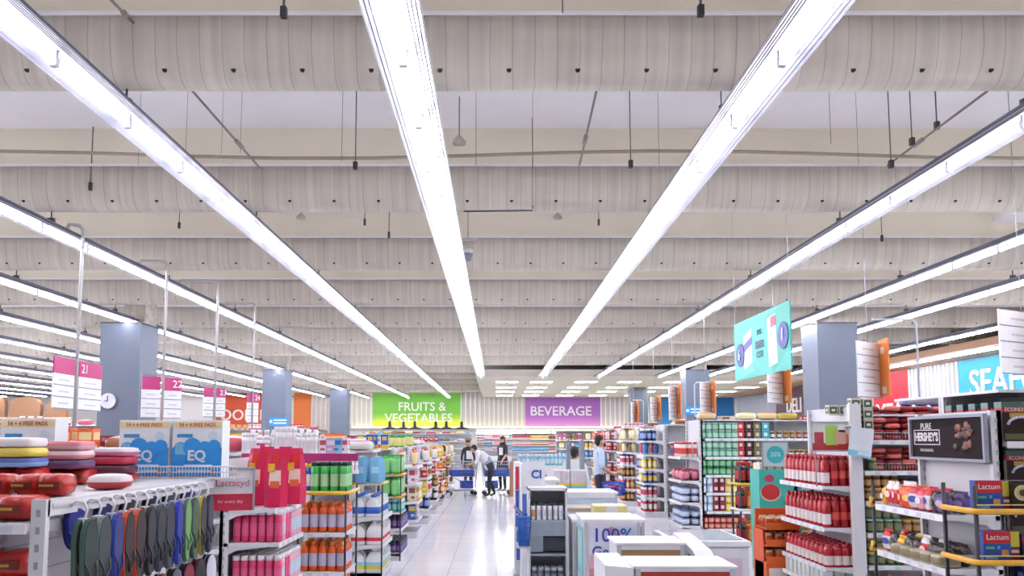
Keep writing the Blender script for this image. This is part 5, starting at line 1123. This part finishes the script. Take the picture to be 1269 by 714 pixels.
# ================================================================ PEOPLE
skin_c = mat('c89878', .6, vary=.03); 
def person(label, loc, rot, J, bones, hair=None, extras=None, scale=1.0):
    """J: name -> (point, radius xy pair); bones: (a, b, material). One continuous skin."""
    names = list(J); idx = {n: i for i, n in enumerate(names)}
    me = D.meshes.new('body'); me.from_pydata([J[n][0] for n in names], [(idx[a], idx[b]) for a, b, _ in bones], [])
    tmp = D.objects.new('tmp_body', me); C.objects.link(tmp)
    sk = tmp.modifiers.new('skin', 'SKIN'); sk.use_smooth_shade = True; sk.branch_smoothing = .3
    lay = me.skin_vertices[0] if me.skin_vertices else None
    for i, n in enumerate(names):
        r = J[n][1]; r = r if isinstance(r, tuple) else (r, r); lay.data[i].radius = r; lay.data[i].use_root = (n == 'pelvis')
    tmp.modifiers.new('sub', 'SUBSURF').levels = 2
    dg = bpy.context.evaluated_depsgraph_get(); m2 = D.meshes.new_from_object(tmp.evaluated_get(dg)); D.objects.remove(tmp)
    m2.materials.clear(); mats = []
    for a, b, m in bones:
        if m not in mats: mats.append(m); m2.materials.append(m)
    segs = [(Vector(J[a][0]), Vector(J[b][0]), mats.index(m), max(J[a][1] if not isinstance(J[a][1], tuple) else max(J[a][1]), .03)) for a, b, m in bones]
    for p in m2.polygons:
        c = p.center; best = None
        for a, b, k, rr in segs:
            t = max(0, min(1, (c - a).dot(b - a) / max((b - a).length_squared, 1e-9))); q = (c - a.lerp(b, t)).length / rr ** .5
            if best is None or q < best[0]: best = (q, k)
        p.material_index = best[1]; p.use_smooth = True
    m2.name = 'person'
    root = D.objects.new('person', m2); C.objects.link(root); root.location = loc; root.rotation_euler = (0, 0, rot); root.scale = (scale,)*3
    tag(root, label, 'person')
    return root
def ell(mb, c, r, m, seg=14, rows=8, tilt=0):
    o = len(mb.v); prof = [(max(.02, math.cos(-PI/2 + PI*j/rows)), math.sin(-PI/2 + PI*j/rows)) for j in range(rows + 1)]; mb.lathe(prof, m, seg)
    for i in range(o, len(mb.v)): v = mb.v[i]; mb.v[i] = (c[0] + v[0]*r[0], c[1] + v[1]*r[1], c[2] + v[2]*r[2])
def head_parts(root, hc, fwd, hair_c, beard=False, long=False, bun=False):
    """face towards fwd (unit, local xy)"""
    f = Vector(fwd).normalized(); s = Vector((-f.y, f.x, 0)); hc = Vector(hc)
    mb = MB(); q = hc - f * .03 + Vector((0, 0, .045)); ell(mb, q, (.09, .09, .085), mat(hair_c, .6))
    q = hc - f * .045 + Vector((0, 0, -.0)); ell(mb, q, (.076, .08, .095), mat(hair_c, .6))
    if long: ell(mb, hc - f * .06 + Vector((0, 0, -.12)), (.08, .08, .16), mat(hair_c, .6))
    if bun: ell(mb, hc - f * .1 + Vector((0, 0, .04)), (.05, .05, .05), mat(hair_c, .6))
    mb.build('hair', root)
    mb = MB(); ell(mb, hc + f * .098 + Vector((0, 0, -.015)), (.017, .017, .024), skin_c, 8, 5)
    for k in (-1, 1):
        ell(mb, hc + s * .082 * k + Vector((0, 0, -.01)), (.016, .016, .032), skin_c, 8, 5)
        ell(mb, hc + f * .083 + s * .032 * k + Vector((0, 0, .012)), (.011, .011, .008), '2a2220', 8, 4)
        ell(mb, hc + f * .08 + s * .032 * k + Vector((0, 0, .032)), (.018, .018, .005), hair_c, 8, 4)
    ell(mb, hc + f * .084 + Vector((0, 0, -.055)), (.022, .022, .008), '9a5048', 8, 4); mb.build('face', root)
    if beard:
        mb = MB(); ell(mb, hc + f * .045 + Vector((0, 0, -.07)), (.062, .062, .05), mat('241c1c', .8)); mb.build('beard', root)
def hand(root, wrist, direction, curl, side_vec):
    """palm with four fingers and a thumb curling around what is held"""
    d = Vector(direction).normalized(); s = Vector(side_vec).normalized(); c = Vector(curl).normalized(); w = Vector(wrist); mb = MB()
    mb.tube([w, w + d*.04, w + d*.085], [.024, .034, .03], skin_c, 8)
    for k, L in enumerate((.062, .072, .068, .054)):
        b = w + d*.08 + s * (.03 - .02*k); mb.tube([b, b + d*L*.45, b + d*L*.6 + c*L*.4, b + d*L*.3 + c*L*.75], [.0095, .009, .008, .007], skin_c, 6)
    b = w + d*.035 + s*.03; mb.tube([b, b + s*.025 + d*.025, b + s*.02 + d*.045 + c*.03], [.011, .01, .008], skin_c, 6)
    mb.build('hand', root)
shirt = mat('c4d4ea', .8, vary=.05); black = mat('1c1c24', .7); white_s = mat('e6e6ea', .8, vary=.05); grey_s = mat('8e96a8', .8); shoe = mat('222226', .5); navy = mat('1e2230', .7)
def std(h=1.0, face='y', arms=None, torso=None, legs=None, lean=(0, 0), top=shirt, low=black, forearm=None, skirt=False):
    """standing joints, facing +x; z up"""
    lx = lean[0]
    J = {'pelvis': ((0, 0, .95), (.14, .165)), 'waist': ((lx*.3, 0, 1.08), (.125, .15)), 'chest': ((lx*.7, 0, 1.3), (.135, .18)), 'neckb': ((lx, 0, 1.44), (.075, .09)), 'neck': ((lx + .01, 0, 1.5), .052), 'chin': ((lx + .035, 0, 1.55), (.075, .07)), 'head': ((lx + .03, 0, 1.62), (.098, .08)), 'crown': ((lx + .02, 0, 1.68), (.07, .06))}
    B = [('pelvis', 'waist', low), ('waist', 'chest', top), ('chest', 'neckb', top), ('neckb', 'neck', skin_c), ('neck', 'chin', skin_c), ('chin', 'head', skin_c), ('head', 'crown', skin_c)]
    for n, s in (('l', 1), ('r', -1)):
        a = (arms or {}).get(n, ((lx, s*.24, 1.14), (lx + .05, s*.25, .88)))
        J['sh' + n] = ((lx, s*.17, 1.4), .062); J['el' + n] = (a[0], .045); J['wr' + n] = (a[1], .03)
        B += [('neckb', 'sh' + n, top), ('sh' + n, 'el' + n, top), ('el' + n, 'wr' + n, forearm or skin_c)]
        g = (legs or {}).get(n, ((.02, s*.1, .5), (-.02, s*.1, .1)))
        J['hp' + n] = ((0, s*.09, .86), (.095, .09)); J['kn' + n] = (g[0], .062); J['an' + n] = (g[1], .042); J['to' + n] = ((g[1][0] + .15, g[1][1], .04), (.03, .04))
        B += [('pelvis', 'hp' + n, low), ('hp' + n, 'kn' + n, low), ('kn' + n, 'an' + n, low), ('an' + n, 'to' + n, shoe)]
    return J, B
# man with the basket, in profile towards the right
J, B = std(top=shirt, low=black, arms={'r': ((-.02, -.24, 1.14), (.2, -.2, 1.0)), 'l': ((.05, .22, 1.14), (.24, .15, 1.02))}, legs={'l': ((.1, .09, .5), (.08, .1, .1)), 'r': ((-.02, -.09, .5), (-.16, -.1, .1))})
B[0] = ('pelvis', 'waist', shirt); J['pelvis'] = ((0, 0, .93), (.15, .175))
pm = person('bearded man in pale blue shirt carrying a blue basket', (1.98, 15.0, 0), .15, J, B)
head_parts(pm, (.03, 0, 1.62), (1, 0, 0), '1c1618', beard=True)
hand(pm, (.2, -.2, 1.0), (.9, .1, -.3), (0, 0, -1), (0, 1, 0)); hand(pm, (.24, .15, 1.02), (.9, -.1, -.4), (0, 0, -1), (0, -1, 0))
MB().tube([(-.01, 0, 1.44), (.05, 0, 1.46), (.06, 0, 1.47)], .07, mat('d4e0f0', .8), 12).build('collar', pm)
MB().prism([(.1, 1.44), (.145, 1.42), (.165, 1.25), (.15, 1.05), (.13, 1.05), (.12, 1.3)], 'y', -.012, .012, '6a7c9a').build('shirt_placket', pm)
basket(None, (2.22, 14.85, .60), .1, .42, .28, .24, '3050c8', 'blue shopping basket held by the bearded man', held=True)
red_pack = cb_['red']; red_pack.place((2.18, 14.82, .66), .3, 'red packet lying inside the held basket'); cb_['white and red'].place((2.3, 14.88, .66), 1, 'white and red packet inside the held basket')
# dark haired shopper seen from behind
J, B = std(top=white_s, low=navy, forearm=white_s)
pw = person('dark haired shopper in white checked blouse seen from behind', (1.32, 13.2, 0), PI/2, J, B, scale=.885)
head_parts(pw, (.03, 0, 1.62), (1, 0, 0), '2a1a1c', bun=False)
for s in (-1, 1): hand(pw, (.05, s*.25, .88), (.1, 0, -1), (1, 0, 0), (0, -s, 0))
# bending shopper at the cart, facing left
top_b = mat('c9ced8', .8)
Jb = {'pelvis': ((0, 0, .93), (.15, .165)), 'waist': ((.09, 0, 1.04), (.14, .16)), 'chest': ((.27, 0, 1.19), (.15, .18)), 'neckb': ((.38, 0, 1.27), (.08, .09)), 'neck': ((.43, 0, 1.3), .052), 'chin': ((.475, 0, 1.31), (.075, .07)), 'head': ((.51, 0, 1.36), (.09, .08)), 'crown': ((.52, 0, 1.42), (.065, .06))}
Bb = [('pelvis', 'waist', grey_s), ('waist', 'chest', white_s), ('chest', 'neckb', white_s), ('neckb', 'neck', skin_c), ('neck', 'chin', skin_c), ('chin', 'head', skin_c), ('head', 'crown', skin_c)]
for n, s in (('l', 1), ('r', -1)):
    Jb['sh'+n] = ((.33, s*.17, 1.22), .062); Jb['el'+n] = ((.42, s*.22, .98), .045); Jb['wr'+n] = ((.58, s*.18, .93), .03)
    Jb['hp'+n] = ((-.02, s*.09, .84), (.1, .09)); Jb['kn'+n] = ((.04, s*.1, .48), .065); Jb['an'+n] = ((-.04 + .08*s, s*.1, .1), .045); Jb['to'+n] = ((.11 + .08*s, s*.1, .04), (.03, .04))
    Bb += [('neckb','sh'+n, white_s), ('sh'+n,'el'+n, white_s), ('el'+n,'wr'+n, skin_c), ('pelvis','hp'+n, black), ('hp'+n,'kn'+n, black), ('kn'+n,'an'+n, black), ('an'+n,'to'+n, shoe)]
pb_ = person('shopper in white and grey striped shirt bending over a cart', (-.16, 22.35, 0), PI, Jb, Bb)
head_parts(pb_, (.51, 0, 1.36), (1, 0, -.35), '1a1418')
for s in (-1, 1): hand(pb_, (.58, s*.18, .93), (1, 0, -.2), (0, 0, -1), (0, -s, 0))
# woman in black
J, B = std(top=black, low=black, forearm=skin_c, arms={'r': ((-.1, -.26, 1.15), (-.2, -.3, .93)), 'l': ((.1, .26, 1.16), (.3, .3, 1.0))})
pk_ = person('woman in long black clothes standing behind the second cart', (.2, 24.6, 0), -PI*.75, J, B)
head_parts(pk_, (.03, 0, 1.62), (1, 0, 0), '2a2022', long=True)
for s, w_ in ((-1, (-.2, -.3, .93)), (1, (.3, .3, 1.0))): hand(pk_, w_, (.6, 0, -.8), (0, 0, -1), (0, -s, 0))
MB().lathe([(.24, .55), (.2, .75), (.17, .95), (.15, 1.1)], black, 14).build('skirt', pk_); MB().box(.12, .16, .0, .14, 1.15, 1.38, 'e8eaf0').build('badge', pk_)
# two shoppers beyond
J, B = std(top=mat('2a2830', .8), low=black, forearm=mat('2a2830', .8)); pd = person('shopper in dark top half hidden behind the carts', (-.95, 26.2, 0), -1.2, J, B, scale=.93); head_parts(pd, (.03, 0, 1.62), (1, 0, 0), '1a1418')
MB().box(.1, .15, -.1, .1, 1.05, 1.35, 'dfe0e4').build('shirt_print', pd)
for s in (-1, 1): hand(pd, (.05, s*.25, .88), (.1, 0, -1), (1, 0, 0), (0, -s, 0))
J, B = std(top=mat('b8222c', .8), low=navy, forearm=skin_c); pr_ = person('short shopper in red top between two left gondolas', (-1.45, 21.2, 0), PI, J, B, scale=.85); head_parts(pr_, (.03, 0, 1.62), (1, 0, 0), '1a1418')
for s in (-1, 1): hand(pr_, (.05, s*.25, .88), (.1, 0, -1), (1, 0, 0), (0, -s, 0))
# shopping carts
def cart(loc, rot, label, pc='2f56cc', sc=1.0):
    r = empty('shopping_cart', loc, rot); tag(r, label, 'shopping cart'); r.scale = (sc,)*3; met = mat('8c94a4', .3, .6)
    b = MB(); x0, x1 = -.42, .46; z0, z1 = .55, .98; 
    def P(t, k): 
        wi = .2 + .07*t; return [(x0 + .06*(1-t), -wi), (x1 - .1*(1-t), -wi*.8), (x1 - .1*(1-t), wi*.8), (x0 + .06*(1-t), wi)][k]
    for k in range(4):
        n = 14 if k % 2 == 0 else 7
        for j in range(n + 1):
            u = j/n; a = [P(0,k)[i]*(1-u) + P(0,(k+1)%4)[i]*u for i in (0,1)]; c = [P(1,k)[i]*(1-u) + P(1,(k+1)%4)[i]*u for i in (0,1)]
            b.tube([(*a, z0), (*c, z1)], .004, met, 4)
        for t in (0, .3, .55, .8, 1): b.tube([(*P(t,k), z0 + (z1-z0)*t), (*P(t,(k+1)%4), z0 + (z1-z0)*t)], .006 if t < 1 else .011, met, 5)
    b.build('wire_basket', r)
    MB().box(x0 + .08, x1 - .12, -.19, .19, z0 + .01, z0 + .2, pc).build('blue_liner', r, bevel=.02)
    MB().tube([(x0 - .06, -.25, 1.02), (x0 - .06, .25, 1.02)], .018, pc, 8).build('handle', r)
    f = MB()
    for s in (-1, 1): f.tube([(x0 - .06, s*.25, 1.02), (x0, s*.24, .9), (x0 + .05, s*.23, .3), (x0 + .02, s*.24, .14), (x1 - .05, s*.18, .14)], .013, met, 6).tube([(x0 + .05, s*.22, .55), (x1 - .12, s*.16, .55), (x0 + .1, s*.23, .25)], .011, met, 6)
    for x in (x0 + .1, 0, x1 - .1): f.tube([(x, -.22, .16), (x, .22, .16)], .006, met, 5)
    f.build('frame', r); MB().box(x0 + .1, .02, -.17, .17, .2, .42, pc).build('lower_basket', r, bevel=.02)
    for x in (x0 + .05, x1 - .08):
        for s in (-1, 1): MB().tube([(x, s*.21 - .015, .06), (x, s*.21 + .015, .06)], .06, '26262a', 14).tube([(x, s*.21, .06), (x - .02, s*.21, .14)], .014, met, 6).build('wheel', r)
    return r
cart((-1.03, 23.2, 0), PI + .25, 'left shopping cart with blue liner before the bending shopper'); cart((.02, 23.2, 0), .12, 'right shopping cart with blue liner before the woman in black', '3a68d0')
tag(MB().box(-.05, .05, 0, .3, 0, .98, 'b07a5c').box(-.055, -.05, 0, .3, .2, .9, '98664a').build('cardboard_sheet', loc=(.44, 22.5, 0)), 'brown cardboard sheet standing at the right end of the carts', 'cardboard')
# tall shelving in the far left of the hall
for gi, (x0, x1, Y, nm, pal) in enumerate(((-24, -14.6, 33, 'nearest tall shelving far left', ['red', 'white', 'brown', 'orange', 'cream']), (-33, -22, 44, 'tall shelving below the timber arches', ['red', 'dark red', 'yellow', 'white', 'brown']), (-21, -11, 50, 'tall shelving under the orange food sign', ['orange', 'red', 'cream', 'white', 'brown']))):
    gondola(x0, x1, Y, [1.7, 1.3], 2.2, nm, .8); random.seed(90 + gi)
    for z, wh in ((1.702, 'top'), (2.222, 'very top')): stock_x(x0 + .2, x1 - .2, Y + .06, z, [(random.choice(['packet', 'bundle', 'bag']), random.choice(pal)) for _ in range(8)], '%s of the %s' % (wh, nm), 1, 0, 1.7)
